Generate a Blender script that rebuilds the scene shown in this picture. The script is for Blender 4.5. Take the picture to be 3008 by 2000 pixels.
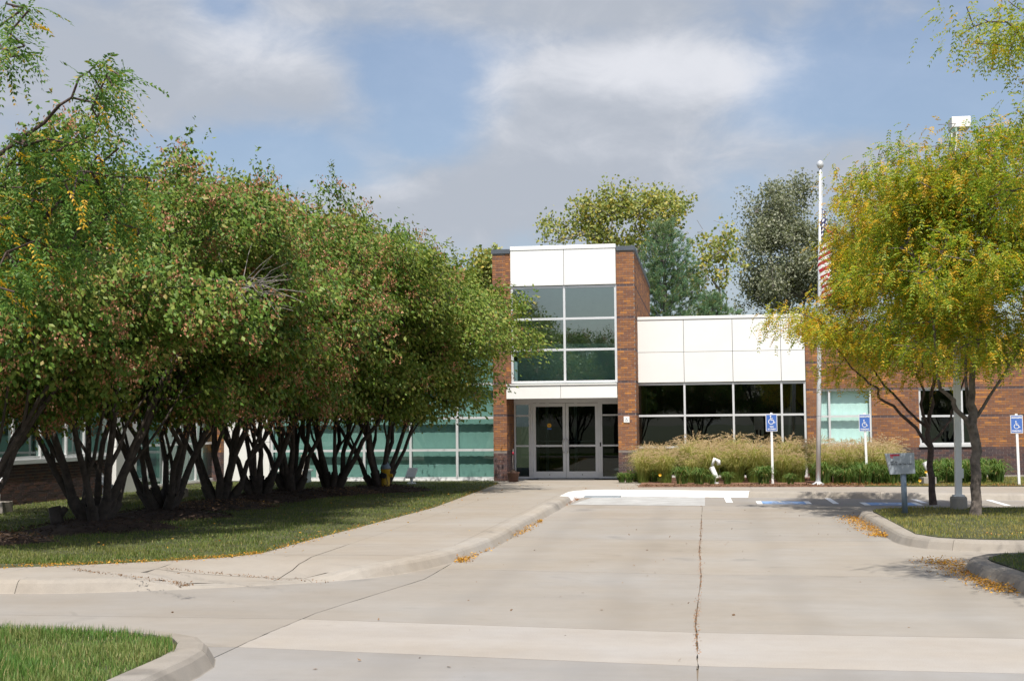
import bpy, math, random
import numpy as np
from mathutils import Vector, Matrix

R = math.radians
for o in list(bpy.data.objects):
    bpy.data.objects.remove(o)
scene = bpy.context.scene
col = scene.collection

# ------------------------------------------------------------------ camera
F_PX, W_PX, H_PX = 3800.0, 3008.0, 2000.0
EYE = Vector((0, 0, 1.78))
YAW, PITCH, ROLL = math.atan(563 / F_PX), math.atan(249 / F_PX), 0.0088
_f = Vector((-math.sin(YAW) * math.cos(PITCH), math.cos(YAW) * math.cos(PITCH), math.sin(PITCH)))
_r0 = Vector((math.cos(YAW), math.sin(YAW), 0))
_u0 = _r0.cross(_f)
_r = _r0 * math.cos(ROLL) - _u0 * math.sin(ROLL)
_u = _u0 * math.cos(ROLL) + _r0 * math.sin(ROLL)
cam = bpy.data.cameras.new('camera')
cam.sensor_width = 36.0
cam.lens = 36.0 * F_PX / W_PX
cam.clip_start, cam.clip_end = 0.1, 3000
camo = bpy.data.objects.new('camera', cam)
camo.matrix_world = Matrix(((_r.x, _u.x, -_f.x, EYE.x), (_r.y, _u.y, -_f.y, EYE.y), (_r.z, _u.z, -_f.z, EYE.z), (0, 0, 0, 1)))
col.objects.link(camo)
scene.camera = camo


def ray(px, py):
    return _f * F_PX + _r * (px - W_PX / 2) - _u * (py - H_PX / 2)


def at(px, py, Y):
    d = ray(px, py)
    return EYE + d * (Y / d.y)


K = 3008 / 2358.0


def g(dx, dy, z=0.0):
    d = ray(dx * K, dy * K)
    p = EYE + d * ((z - EYE.z) / d.z)
    return Vector((p.x, p.y, z))


def fx(px, Y, py=1250):
    return at(px, py, Y).x


def fz(py, Y, px=1650):
    return at(px, py, Y).z


# ------------------------------------------------------------------ world and sun
SUN_EL, SUN_AZ = R(62), R(9)      # height, and degrees right of straight behind the viewer
world = bpy.data.worlds.new('World')
scene.world = world
world.use_nodes = True
wn, wl = world.node_tree.nodes, world.node_tree.links
wn.clear()


class NG:
    """small helper for node graphs"""
    def __init__(s, tree):
        s.t = tree; s.n = tree.nodes; s.l = tree.links

    def node(s, typ, **kw):
        n = s.n.new(typ)
        for k, v in kw.items():
            setattr(n, k, v)
        return n

    def put(s, sock, v):
        if v is None:
            return
        if hasattr(v, 'is_output'):
            s.l.new(v, sock)
        elif isinstance(v, (tuple, list)) and len(v) == 3 and sock.type == 'RGBA':
            sock.default_value = (*v, 1)
        else:
            sock.default_value = v

    def m(s, op, a, b=None, c=None, clamp=False):
        n = s.node('ShaderNodeMath', operation=op, use_clamp=clamp)
        s.put(n.inputs[0], a); s.put(n.inputs[1], b); s.put(n.inputs[2], c)
        return n.outputs[0]

    def mix(s, f, a, b, typ='MIX'):
        n = s.node('ShaderNodeMix', data_type='RGBA', blend_type=typ)
        s.put(n.inputs[0], f); s.put(n.inputs[6], a); s.put(n.inputs[7], b)
        return n.outputs[2]

    def noise(s, vec, scale, detail=4, rough=0.55, dist=0.0):
        n = s.node('ShaderNodeTexNoise')
        if vec is not None:
            s.l.new(vec, n.inputs['Vector'])
        n.inputs['Scale'].default_value = scale
        n.inputs['Detail'].default_value = detail
        n.inputs['Roughness'].default_value = rough
        n.inputs['Distortion'].default_value = dist
        return n

    def ramp(s, f, stops, interp='LINEAR'):
        n = s.node('ShaderNodeValToRGB')
        s.l.new(f, n.inputs[0])
        cr = n.color_ramp
        cr.interpolation = interp
        while len(cr.elements) < len(stops):
            cr.elements.new(0.5)
        for e, (p, c) in zip(cr.elements, stops):
            e.position = p
            e.color = (*c, 1) if len(c) == 3 else c
        return n.outputs[0]

    def rng(s, v, a, b, c=0.0, d=1.0, smooth=False):
        n = s.node('ShaderNodeMapRange', clamp=True)
        if smooth:
            n.interpolation_type = 'SMOOTHSTEP'
        s.put(n.inputs[0], v)
        for i, q in enumerate((a, b, c, d)):
            n.inputs[i + 1].default_value = q
        return n.outputs[0]


SKY_STRENGTH = 0.128
G = NG(world.node_tree)
sky = G.node('ShaderNodeTexSky', sky_type='NISHITA')
sky.sun_disc = False
sky.sun_elevation = SUN_EL
sky.sun_rotation = R(180) - SUN_AZ
sky.air_density, sky.dust_density, sky.ozone_density = 1.0, 2.6, 1.6
tc = G.node('ShaderNodeTexCoord')
sep = G.node('ShaderNodeSeparateXYZ')
G.l.new(tc.outputs['Generated'], sep.inputs[0])
az = G.m('ARCTAN2', sep.outputs[0], sep.outputs[1])
el = G.m('ARCSINE', sep.outputs[2])
# plain sheet of broken cumulus over the whole sky
cmap = G.node('ShaderNodeCombineXYZ')
G.put(cmap.inputs[0], az); G.put(cmap.inputs[1], G.m('MULTIPLY', el, 1.5)); G.put(cmap.inputs[2], sep.outputs[2])
n1 = G.noise(cmap.outputs[0], 5.0, 6, 0.52, 0.3).outputs[0]
n2 = G.noise(cmap.outputs[0], 16.0, 6, 0.6, 0.3).outputs[0]
nbig = G.noise(cmap.outputs[0], 2.2, 3, 0.5).outputs[0]


def sky_blob(dx, dy, a, b, w):
    d = ray(dx * K, dy * K).normalized()
    u0, v0 = math.atan2(d.x, d.y), math.asin(d.z)
    s = K / F_PX
    q = G.m('ADD', G.m('POWER', G.m('ABSOLUTE', G.m('DIVIDE', G.m('SUBTRACT', az, u0), a * s)), 2.0),
            G.m('POWER', G.m('ABSOLUTE', G.m('DIVIDE', G.m('SUBTRACT', el, v0), b * s)), 2.0))
    return G.m('MULTIPLY', G.m('EXPONENT', G.m('MULTIPLY', q, -1.0)), w)


def total(lst):
    t = lst[0]
    for q in lst[1:]:
        t = G.m('ADD', t, q)
    return t


dens = total([G.m('MULTIPLY', G.m('SUBTRACT', n1, 0.5), 1.1), G.m('MULTIPLY', G.m('SUBTRACT', n2, 0.5), 0.75),
              G.m('MULTIPLY', G.m('SUBTRACT', nbig, 0.42), 0.9),
              sky_blob(200, 190, 560, 190, 0.75), sky_blob(700, 190, 170, 80, 0.40), sky_blob(1050, 20, 620, 62, 0.60),
              sky_blob(1480, 200, 310, 85, 0.95), sky_blob(1250, 400, 380, 110, 0.60), sky_blob(1000, 520, 520, 90, 0.55),
              sky_blob(1980, 380, 260, 80, 0.42), sky_blob(2150, 20, 500, 60, 0.18),
              sky_blob(985, 175, 140, 80, -0.62), sky_blob(1000, 320, 110, 70, -0.40), sky_blob(640, 360, 230, 75, -0.55),
              sky_blob(2050, 190, 300, 150, -0.60), sky_blob(1700, 440, 150, 70, -0.30), sky_blob(520, 15, 90, 40, -0.5)])
cover = G.rng(dens, -0.02, 0.74, 0.20, 0.95, True)
lit = total([G.m('MULTIPLY', G.m('SUBTRACT', n2, 0.45), 1.3), sky_blob(1500, 160, 330, 75, 0.80), sky_blob(560, 120, 200, 90, 0.55),
             sky_blob(890, 430, 110, 45, 0.45), sky_blob(1350, 300, 450, 130, 0.32), sky_blob(1050, 20, 500, 50, 0.25), sky_blob(1750, 210, 120, 60, 0.4),
             G.m('MULTIPLY', G.m('SUBTRACT', dens, 0.35), -0.35)])
cl_col = G.mix(G.rng(lit, 0.0, 0.9, 0, 1, True), tuple(c / SKY_STRENGTH for c in (0.395, 0.425, 0.480)), tuple(c / SKY_STRENGTH for c in (0.66, 0.67, 0.71)))
skyc = G.mix(cover, sky.outputs[0], cl_col)
bg = G.node('ShaderNodeBackground')
G.l.new(skyc, bg.inputs[0])
bg.inputs[1].default_value = SKY_STRENGTH
out = G.node('ShaderNodeOutputWorld')
G.l.new(bg.outputs[0], out.inputs[0])

sun = bpy.data.lights.new('sun', 'SUN')
sun.energy = 5.0
sun.angle = R(0.53)
sun.color = (1.0, 0.95, 0.87)
suno = bpy.data.objects.new('sun', sun)
sdir = Vector((math.sin(SUN_AZ) * math.cos(SUN_EL), -math.cos(SUN_AZ) * math.cos(SUN_EL), math.sin(SUN_EL)))
suno.rotation_euler = sdir.to_track_quat('Z', 'Y').to_euler()
suno.location = (0, 0, 30)
col.objects.link(suno)

vs = scene.view_settings
vs.view_transform, vs.look, vs.gamma, vs.use_curve_mapping = 'Standard', 'None', 1.0, False
vs.exposure = 0.27
scene.render.engine = 'CYCLES'
scene.cycles.use_denoising = True
scene.cycles.max_bounces = 8
scene.cycles.transparent_max_bounces = 12
scene.cycles.sample_clamp_indirect = 6


# ------------------------------------------------------------------ materials
def mat(name):
    m = bpy.data.materials.new(name)
    m.use_nodes = True
    g_ = NG(m.node_tree)
    b = m.node_tree.nodes['Principled BSDF']
    return m, g_, b


def objco(g_):
    return g_.node('ShaderNodeTexCoord').outputs['Object']


def posco(g_):
    return g_.node('ShaderNodeNewGeometry').outputs['Position']


def bump(g_, b, h, strength=0.3, dist=0.02):
    n = g_.node('ShaderNodeBump')
    n.inputs['Strength'].default_value = strength
    n.inputs['Distance'].default_value = dist
    g_.l.new(h, n.inputs['Height'])
    g_.l.new(n.outputs[0], b.inputs['Normal'])


def plain(name, c, rough=0.5, metal=0.0, var=0.08, scale=6.0, bmp=0.0, spec=0.5):
    m, g_, b = mat(name)
    n = g_.noise(posco(g_), scale, 5, 0.6).outputs[0]
    lo = tuple(max(0, q * (1 - var * 2.2)) for q in c)
    hi = tuple(min(1, q * (1 + var * 1.6)) for q in c)
    g_.l.new(g_.ramp(n, [(0.25, lo), (0.5, c), (0.75, hi)]), b.inputs['Base Color'])
    b.inputs['Roughness'].default_value = rough
    b.inputs['Metallic'].default_value = metal
    b.inputs['Specular IOR Level'].default_value = spec
    if bmp:
        bump(g_, b, g_.noise(posco(g_), scale * 12, 4).outputs[0], bmp, 0.01)
    return m


def concrete(name, c, agg=0.0, dirt=1.0, tracks=False):
    m, g_, b = mat(name)
    p = posco(g_)
    big = g_.noise(p, 0.45, 5, 0.6).outputs[0]
    mp = g_.node('ShaderNodeMapping'); mp.inputs['Scale'].default_value = (0.25, 1.6, 1.0)
    g_.l.new(p, mp.inputs[0])
    streak = g_.noise(mp.outputs[0], 1.1, 6, 0.65).outputs[0]
    mid = g_.noise(p, 5.0, 6, 0.62).outputs[0]
    fine = g_.noise(p, 90.0, 3, 0.7).outputs[0]
    v = g_.m('ADD', g_.m('MULTIPLY', g_.m('SUBTRACT', big, 0.5), 0.40), g_.m('MULTIPLY', g_.m('SUBTRACT', streak, 0.5), 0.26))
    v = g_.m('ADD', v, g_.m('MULTIPLY', g_.m('SUBTRACT', mid, 0.5), 0.16 * dirt * dirt))
    v = g_.m('ADD', v, g_.m('MULTIPLY', g_.m('SUBTRACT', fine, 0.5), 0.18 + agg))
    v = g_.m('ADD', v, 1.0)
    # a few dark stains and spots
    st = g_.noise(p, 1.7, 3, 0.5, 0.6).outputs[0]
    v = g_.m('MULTIPLY', v, g_.rng(st, 0.66 - 0.12 * (dirt - 1), 0.80, 1.0, 0.82 - 0.3 * (dirt - 1), True))
    sp = g_.noise(p, 23.0, 2, 0.5).outputs[0]
    v = g_.m('MULTIPLY', v, g_.rng(sp, 0.74, 0.80, 1.0, 0.72))
    if tracks:
        sx_ = g_.node('ShaderNodeSeparateXYZ'); g_.l.new(p, sx_.inputs[0])
        wob = g_.m('ADD', sx_.outputs[0], g_.m('MULTIPLY', g_.m('SUBTRACT', big, 0.5), 0.9))
        per = g_.m('ABSOLUTE', g_.m('SUBTRACT', g_.m('ABSOLUTE', wob), 1.65))       # two lanes
        tr_ = g_.m('ABSOLUTE', g_.m('SUBTRACT', per, 0.75))                          # two wheels each
        v = g_.m('MULTIPLY', v, g_.m('SUBTRACT', 1.0, g_.m('MULTIPLY', g_.rng(tr_, 0.32, 0.02, 0, 1, True), g_.m('MULTIPLY', mid, 0.13))))
        oil = g_.noise(p, 0.9, 2, 0.4).outputs[0]
        v = g_.m('MULTIPLY', v, g_.rng(oil, 0.66, 0.76, 1.0, 0.80, True))
    oi = g_.node('ShaderNodeObjectInfo')
    base = g_.mix(1.0, c, oi.outputs['Color'], 'MULTIPLY')
    hue = g_.mix(g_.rng(big, 0.35, 0.7), (1.03, 1.0, 0.95), (0.97, 1.0, 1.04))
    base = g_.mix(1.0, base, hue, 'MULTIPLY')
    vm = g_.node('ShaderNodeVectorMath', operation='SCALE')
    g_.l.new(base, vm.inputs[0]); g_.l.new(v, vm.inputs['Scale'])
    g_.l.new(vm.outputs[0], b.inputs['Base Color'])
    b.inputs['Roughness'].default_value = 0.88
    b.inputs['Specular IOR Level'].default_value = 0.25
    bump(g_, b, g_.m('ADD', fine, g_.m('MULTIPLY', mid, 0.6)), 0.25, 0.006)
    return m


def leaf_mat(name, stops, trans=0.35, patch=0.0, patch_col=(0.2, 0.2, 0.02), pscale=0.8, rough=0.5):
    m, g_, b = mat(name)
    gi = g_.node('ShaderNodeNewGeometry')
    c = g_.ramp(gi.outputs['Random Per Island'], stops)
    if patch:
        n = g_.noise(objco(g_), pscale, 3, 0.6).outputs[0]
        c = g_.mix(g_.m('MULTIPLY', g_.rng(n, 0.45, 0.65, 0, 1, True), patch), c, patch_col)
    g_.l.new(c, b.inputs['Base Color'])
    b.inputs['Roughness'].default_value = rough
    b.inputs['Specular IOR Level'].default_value = 0.3
    tr = g_.node('ShaderNodeBsdfTranslucent')
    hs = g_.mix(1.0, c, (1.15, 1.25, 0.6), 'MULTIPLY')
    g_.l.new(hs, tr.inputs[0])
    mx = g_.node('ShaderNodeMixShader')
    mx.inputs[0].default_value = trans
    g_.l.new(b.outputs[0], mx.inputs[1]); g_.l.new(tr.outputs[0], mx.inputs[2])
    g_.l.new(mx.outputs[0], m.node_tree.nodes['Material Output'].inputs[0])
    return m


def brick_mat(name, stops):
    m, g_, b = mat(name)
    gi = g_.node('ShaderNodeNewGeometry')
    oi = g_.node('ShaderNodeObjectInfo')
    r = g_.m('FRACT', g_.m('ADD', gi.outputs['Random Per Island'], oi.outputs['Random']))
    c = g_.ramp(r, stops, 'CONSTANT')
    n = g_.noise(posco(g_), 40, 4, 0.6).outputs[0]
    n2 = g_.noise(posco(g_), 1.3, 3, 0.6).outputs[0]
    c = g_.mix(1.0, c, g_.ramp(n, [(0.3, (0.78, 0.78, 0.78)), (0.7, (1.15, 1.15, 1.15))]), 'MULTIPLY')
    c = g_.mix(1.0, c, g_.ramp(n2, [(0.3, (0.85, 0.85, 0.87)), (0.7, (1.08, 1.06, 1.03))]), 'MULTIPLY')
    g_.l.new(c, b.inputs['Base Color'])
    b.inputs['Roughness'].default_value = 0.85
    b.inputs['Specular IOR Level'].default_value = 0.25
    bump(g_, b, n, 0.3, 0.004)
    return m


def glass_mat(name, tint, refl=0.10):
    m, g_, b = mat(name)
    g_.n.remove(b)
    t = g_.node('ShaderNodeBsdfTransparent'); t.inputs[0].default_value = (*tint, 1)
    gl = g_.node('ShaderNodeBsdfGlossy')
    gl.inputs['Roughness'].default_value = 0.0
    gl.inputs['Color'].default_value = (0.86, 0.97, 0.95, 1)
    # slight waviness of float glass
    bn = g_.node('ShaderNodeBump'); bn.inputs['Strength'].default_value = 0.02; bn.inputs['Distance'].default_value = 0.02
    g_.l.new(g_.noise(posco(g_), 1.3, 2).outputs[0], bn.inputs['Height'])
    g_.l.new(bn.outputs[0], gl.inputs['Normal'])
    # Schlick reflectance, the same from either side of the pane
    ge = g_.node('ShaderNodeNewGeometry')
    dt = g_.node('ShaderNodeVectorMath', operation='DOT_PRODUCT')
    g_.l.new(ge.outputs['Normal'], dt.inputs[0]); g_.l.new(ge.outputs['Incoming'], dt.inputs[1])
    sch = g_.m('POWER', g_.m('SUBTRACT', 1.0, g_.m('ABSOLUTE', dt.outputs['Value'])), 5.0)
    fac = g_.m('ADD', g_.m('MULTIPLY', sch, 1.0 - refl), refl, clamp=True)
    mx = g_.node('ShaderNodeMixShader')
    g_.l.new(fac, mx.inputs[0]); g_.l.new(t.outputs[0], mx.inputs[1]); g_.l.new(gl.outputs[0], mx.inputs[2])
    g_.l.new(mx.outputs[0], m.node_tree.nodes['Material Output'].inputs[0])
    return m


M = {}
M['concrete'] = concrete('concrete_road', (0.285, 0.261, 0.232), tracks=True)
M['agg'] = concrete('concrete_aggregate', (0.330, 0.304, 0.277), 0.30)
M['walk'] = concrete('concrete_walk', (0.292, 0.260, 0.222))
M['kerb'] = concrete('concrete_kerb', (0.325, 0.292, 0.252), 0.12, 1.6)
M['joint'] = plain('joint_fill', (0.17, 0.135, 0.10), 0.95, var=0.25, scale=3)
M['soil'] = plain('soil', (0.055, 0.060, 0.022), 0.95, var=0.28, scale=2.2)
M['mulch'] = plain('mulch', (0.060, 0.036, 0.024), 0.95, var=0.35, scale=9, bmp=0.6)
M['mulch_red'] = plain('mulch_red', (0.19, 0.10, 0.065), 0.95, var=0.35, scale=9, bmp=0.6)
M['white_panel'] = plain('white_metal_panel', (0.80, 0.80, 0.78), 0.42, var=0.015, scale=1.2)
M['alu'] = plain('aluminium_frame', (0.70, 0.71, 0.72), 0.38, 0.25, var=0.03, scale=3)
M['door_alu'] = plain('door_aluminium', (0.78, 0.79, 0.82), 0.36, 0.2, var=0.03, scale=3)
M['coping'] = plain('grey_coping', (0.10, 0.115, 0.135), 0.45, 0.2, var=0.05)
M['mortar'] = plain('mortar', (0.22, 0.185, 0.165), 0.95, var=0.12, scale=8)
M['mortar_o'] = plain('mortar_tan', (0.20, 0.125, 0.085), 0.95, var=0.12, scale=8)
ob = [(0.0, (0.340, 0.158, 0.070)), (0.16, (0.255, 0.122, 0.068)), (0.34, (0.295, 0.138, 0.070)), (0.5, (0.230, 0.112, 0.070)),
      (0.66, (0.450, 0.200, 0.066)), (0.74, (0.275, 0.130, 0.070)), (0.88, (0.330, 0.150, 0.064)), (0.95, (0.185, 0.100, 0.072))]
M['brick'] = brick_mat('orange_brick', ob)
db = [(0.0, (0.110, 0.070, 0.068)), (0.2, (0.085, 0.062, 0.066)), (0.45, (0.135, 0.078, 0.070)), (0.65, (0.100, 0.072, 0.075)), (0.85, (0.150, 0.085, 0.070))]
M['brick_dark'] = brick_mat('dark_brick', db)
M['glass_teal'] = glass_mat('teal_glass', (0.60, 0.79, 0.75), 0.12)
M['glass_tower'] = glass_mat('tower_glass', (0.52, 0.76, 0.74), 0.30)
M['glass_door'] = glass_mat('door_glass', (0.20, 0.25, 0.24), 0.045)
M['glass_clear'] = glass_mat('pale_glass', (0.80, 0.96, 0.93), 0.08)
M['glass_dark'] = glass_mat('dark_glass', (0.22, 0.28, 0.26), 0.10)
M['blind'] = plain('white_blind', (0.80, 0.82, 0.82), 0.7, var=0.02)
M['blind_grey'] = plain('grey_blind', (0.40, 0.47, 0.46), 0.7, var=0.03)
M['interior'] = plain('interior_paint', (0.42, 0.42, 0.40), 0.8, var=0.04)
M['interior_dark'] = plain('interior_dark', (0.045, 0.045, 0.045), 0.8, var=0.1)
M['white_paint'] = plain('white_paint', (0.80, 0.80, 0.79), 0.45, var=0.03)
M['road_white'] = plain('road_white_paint', (0.74, 0.74, 0.73), 0.8, var=0.08, scale=5)
M['road_blue'] = plain('road_blue_paint', (0.20, 0.33, 0.56), 0.8, var=0.15, scale=6)
M['blue_sign'] = plain('blue_sign', (0.065, 0.155, 0.46), 0.4, var=0.04)
M['galv'] = plain('brushed_steel', (0.66, 0.67, 0.68), 0.36, 0.35, var=0.05, scale=4)
M['grey_paint'] = plain('grey_paint', (0.34, 0.38, 0.42), 0.5, 0.1, var=0.06, scale=4)
M['grey_post'] = plain('grey_blue_post', (0.22, 0.28, 0.35), 0.5, 0.1, var=0.06, scale=4)
M['black'] = plain('black', (0.02, 0.02, 0.022), 0.5, var=0.1)
M['black_text'] = plain('black_lettering', (0.03, 0.03, 0.035), 0.6, var=0.02)
M['red'] = plain('red_print', (0.42, 0.03, 0.06), 0.5, var=0.05)
M['yellow'] = plain('yellow_paint', (0.55, 0.33, 0.02), 0.5, var=0.1, scale=6)
M['yellow_print'] = plain('yellow_print', (0.75, 0.42, 0.02), 0.5, var=0.03)
M['clay'] = plain('brown_pot', (0.13, 0.065, 0.045), 0.6, var=0.15)
M['rust'] = plain('rust', (0.16, 0.07, 0.035), 0.85, var=0.2, scale=14)
M['bark_maple'] = plain('grey_brown_bark', (0.062, 0.048, 0.039), 0.9, var=0.28, scale=9, bmp=0.6)
M['bark_locust'] = plain('dark_locust_bark', (0.085, 0.058, 0.048), 0.9, var=0.35, scale=11, bmp=0.8)
M['bark_locust_pale'] = plain('mottled_locust_bark', (0.165, 0.135, 0.115), 0.9, var=0.36, scale=8, bmp=0.8)
M['bark_grey'] = plain('grey_bark', (0.17, 0.15, 0.14), 0.9, var=0.2, scale=6)
M['twig_pale'] = plain('pale_dead_twig', (0.30, 0.27, 0.25), 0.9, var=0.15, scale=6)
M['leaf_maple'] = leaf_mat('maple_leaf', [(0.0, (0.055, 0.120, 0.016)), (0.3, (0.094, 0.182, 0.024)), (0.6, (0.138, 0.225, 0.034)), (0.85, (0.210, 0.262, 0.050)), (0.97, (0.28, 0.22, 0.06)), (1.0, (0.24, 0.11, 0.04))],
                           0.24, 0.35, (0.235, 0.235, 0.048), 1.3)
M['leaf_maple_pale'] = leaf_mat('maple_leaf_pale', [(0.0, (0.075, 0.140, 0.018)), (0.3, (0.125, 0.205, 0.028)), (0.6, (0.185, 0.255, 0.040)), (0.88, (0.265, 0.300, 0.058)), (1.0, (0.31, 0.25, 0.07))],
                           0.26, 0.30, (0.27, 0.26, 0.055), 1.1)
M['seed'] = leaf_mat('maple_seed', [(0.0, (0.38, 0.15, 0.075)), (0.5, (0.50, 0.25, 0.14)), (0.8, (0.25, 0.10, 0.05)), (1.0, (0.55, 0.35, 0.21))], 0.2)
M['leaf_locust'] = leaf_mat('locust_leaf', [(0.0, (0.180, 0.280, 0.028)), (0.35, (0.270, 0.325, 0.032)), (0.62, (0.430, 0.430, 0.038)), (0.85, (0.60, 0.52, 0.042)), (1.0, (0.70, 0.50, 0.045))],
                            0.5, 0.40, (0.52, 0.45, 0.04), 0.8)
M['leaf_locust_mix'] = leaf_mat('locust_leaf_mixed', [(0.0, (0.145, 0.265, 0.028)), (0.45, (0.215, 0.310, 0.034)), (0.75, (0.350, 0.400, 0.040)), (0.92, (0.56, 0.50, 0.042)), (1.0, (0.66, 0.47, 0.045))],
                            0.5, 0.35, (0.42, 0.36, 0.04), 0.55)
M['leaf_locust_green'] = leaf_mat('locust_leaf_green', [(0.0, (0.055, 0.130, 0.022)), (0.5, (0.090, 0.180, 0.030)), (0.93, (0.15, 0.23, 0.036)), (1.0, (0.45, 0.30, 0.03))], 0.35)
M['leaf_locust_gold'] = leaf_mat('locust_leaf_gold', [(0.0, (0.55, 0.33, 0.02)), (0.5, (0.66, 0.43, 0.03)), (1.0, (0.58, 0.30, 0.03))], 0.35)
M['leaf_cotton'] = leaf_mat('cottonwood_leaf', [(0.0, (0.17, 0.23, 0.07)), (0.4, (0.28, 0.32, 0.09)), (0.8, (0.44, 0.42, 0.12)), (1.0, (0.56, 0.42, 0.09))], 0.35)
M['leaf_elm'] = leaf_mat('elm_leaf', [(0.0, (0.17, 0.195, 0.130)), (0.6, (0.265, 0.280, 0.190)), (1.0, (0.34, 0.34, 0.25))], 0.3)
M['needle'] = leaf_mat('pine_needle', [(0.0, (0.085, 0.170, 0.095)), (0.6, (0.155, 0.270, 0.150)), (0.92, (0.23, 0.33, 0.17)), (1.0, (0.50, 0.34, 0.08))], 0.2, 0.25, (0.32, 0.30, 0.08), 0.9)
M['grass_long'] = leaf_mat('long_grass', [(0.0, (0.062, 0.150, 0.024)), (0.45, (0.095, 0.200, 0.033)), (0.8, (0.14, 0.235, 0.050)), (0.92, (0.34, 0.29, 0.12)), (1.0, (0.42, 0.34, 0.17))], 0.25, 0.40, (0.28, 0.27, 0.10), 1.6)
M['grass_short'] = leaf_mat('lawn_grass', [(0.0, (0.070, 0.125, 0.018)), (0.45, (0.110, 0.165, 0.026)), (0.75, (0.17, 0.195, 0.042)), (1.0, (0.32, 0.27, 0.11))], 0.25, 0.4, (0.22, 0.21, 0.065), 0.5)
M['grass_dry'] = leaf_mat('dry_lawn_grass', [(0.0, (0.115, 0.165, 0.025)), (0.5, (0.215, 0.225, 0.042)), (1.0, (0.40, 0.32, 0.10))], 0.25, 0.5, (0.35, 0.27, 0.08), 0.6)
M['fountain'] = leaf_mat('fountain_grass', [(0.0, (0.22, 0.27, 0.06)), (0.35, (0.36, 0.35, 0.10)), (0.7, (0.50, 0.43, 0.16)), (1.0, (0.58, 0.46, 0.24))], 0.3)
_fm = M['fountain']; _fg = NG(_fm.node_tree)
_b = _fm.node_tree.nodes['Principled BSDF']
_src = _b.inputs['Base Color'].links[0].from_socket
_z = _fg.node('ShaderNodeSeparateXYZ'); _fg.l.new(objco(_fg), _z.inputs[0])
_c = _fg.mix(_fg.rng(_z.outputs[2], 0.25, 0.85, 0.92, 0.12), _src, (0.155, 0.225, 0.045))     # the blades are green low down, straw at the tips
_fg.l.new(_c, _b.inputs['Base Color'])
M['plume'] = leaf_mat('grass_plume', [(0.0, (0.52, 0.38, 0.23)), (0.6, (0.64, 0.50, 0.33)), (1.0, (0.44, 0.29, 0.17))], 0.25)
M['lily'] = leaf_mat('daylily_leaf', [(0.0, (0.055, 0.120, 0.026)), (0.5, (0.100, 0.180, 0.036)), (0.85, (0.18, 0.235, 0.06)), (1.0, (0.42, 0.31, 0.13))], 0.22)
M['stalk'] = leaf_mat('brown_stalk', [(0.0, (0.05, 0.035, 0.02)), (0.6, (0.09, 0.07, 0.03)), (1.0, (0.07, 0.10, 0.03))], 0.1)
M['litter'] = leaf_mat('fallen_leaf', [(0.0, (0.30, 0.12, 0.02)), (0.35, (0.46, 0.22, 0.025)), (0.7, (0.60, 0.34, 0.035)), (1.0, (0.22, 0.09, 0.03))], 0.15)
M['litter_brown'] = leaf_mat('fallen_brown_leaf', [(0.0, (0.26, 0.10, 0.03)), (0.5, (0.36, 0.15, 0.03)), (1.0, (0.20, 0.08, 0.03))], 0.1)
M['debris'] = leaf_mat('brown_debris', [(0.0, (0.13, 0.07, 0.035)), (1.0, (0.24, 0.14, 0.07))], 0.05)


# ------------------------------------------------------------------ mesh helpers
def npmesh(name, V, Fc, smooth=False):
    """V (N,3), Fc (M,k) with one face size"""
    V = np.asarray(V, dtype=np.float32).reshape(-1, 3)
    Fc = np.asarray(Fc, dtype=np.int32)
    me = bpy.data.meshes.new(name)
    me.vertices.add(len(V)); me.vertices.foreach_set('co', V.ravel())
    k = Fc.shape[1]
    me.loops.add(Fc.size); me.loops.foreach_set('vertex_index', Fc.ravel())
    me.polygons.add(len(Fc))
    me.polygons.foreach_set('loop_start', np.arange(0, Fc.size, k, dtype=np.int32))
    try:
        me.polygons.foreach_set('loop_total', np.full(len(Fc), k, dtype=np.int32))
    except Exception:
        pass
    if smooth:
        me.polygons.foreach_set('use_smooth', np.ones(len(Fc), dtype=bool))
    me.update(calc_edges=True)
    return me


def link(name, me, material, parent=None, loc=None):
    o = bpy.data.objects.new(name, me)
    if material is not None and me is not None and not me.materials:
        me.materials.append(M[material] if isinstance(material, str) else material)
    col.objects.link(o)
    if parent is not None:
        o.parent = parent
        if parent.parent is None:
            o.matrix_parent_inverse = Matrix.Translation(-Vector(parent.location)) if parent.rotation_euler.z == 0 else Matrix.Identity(4)
    if loc is not None:
        o.location = loc
    return o


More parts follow.
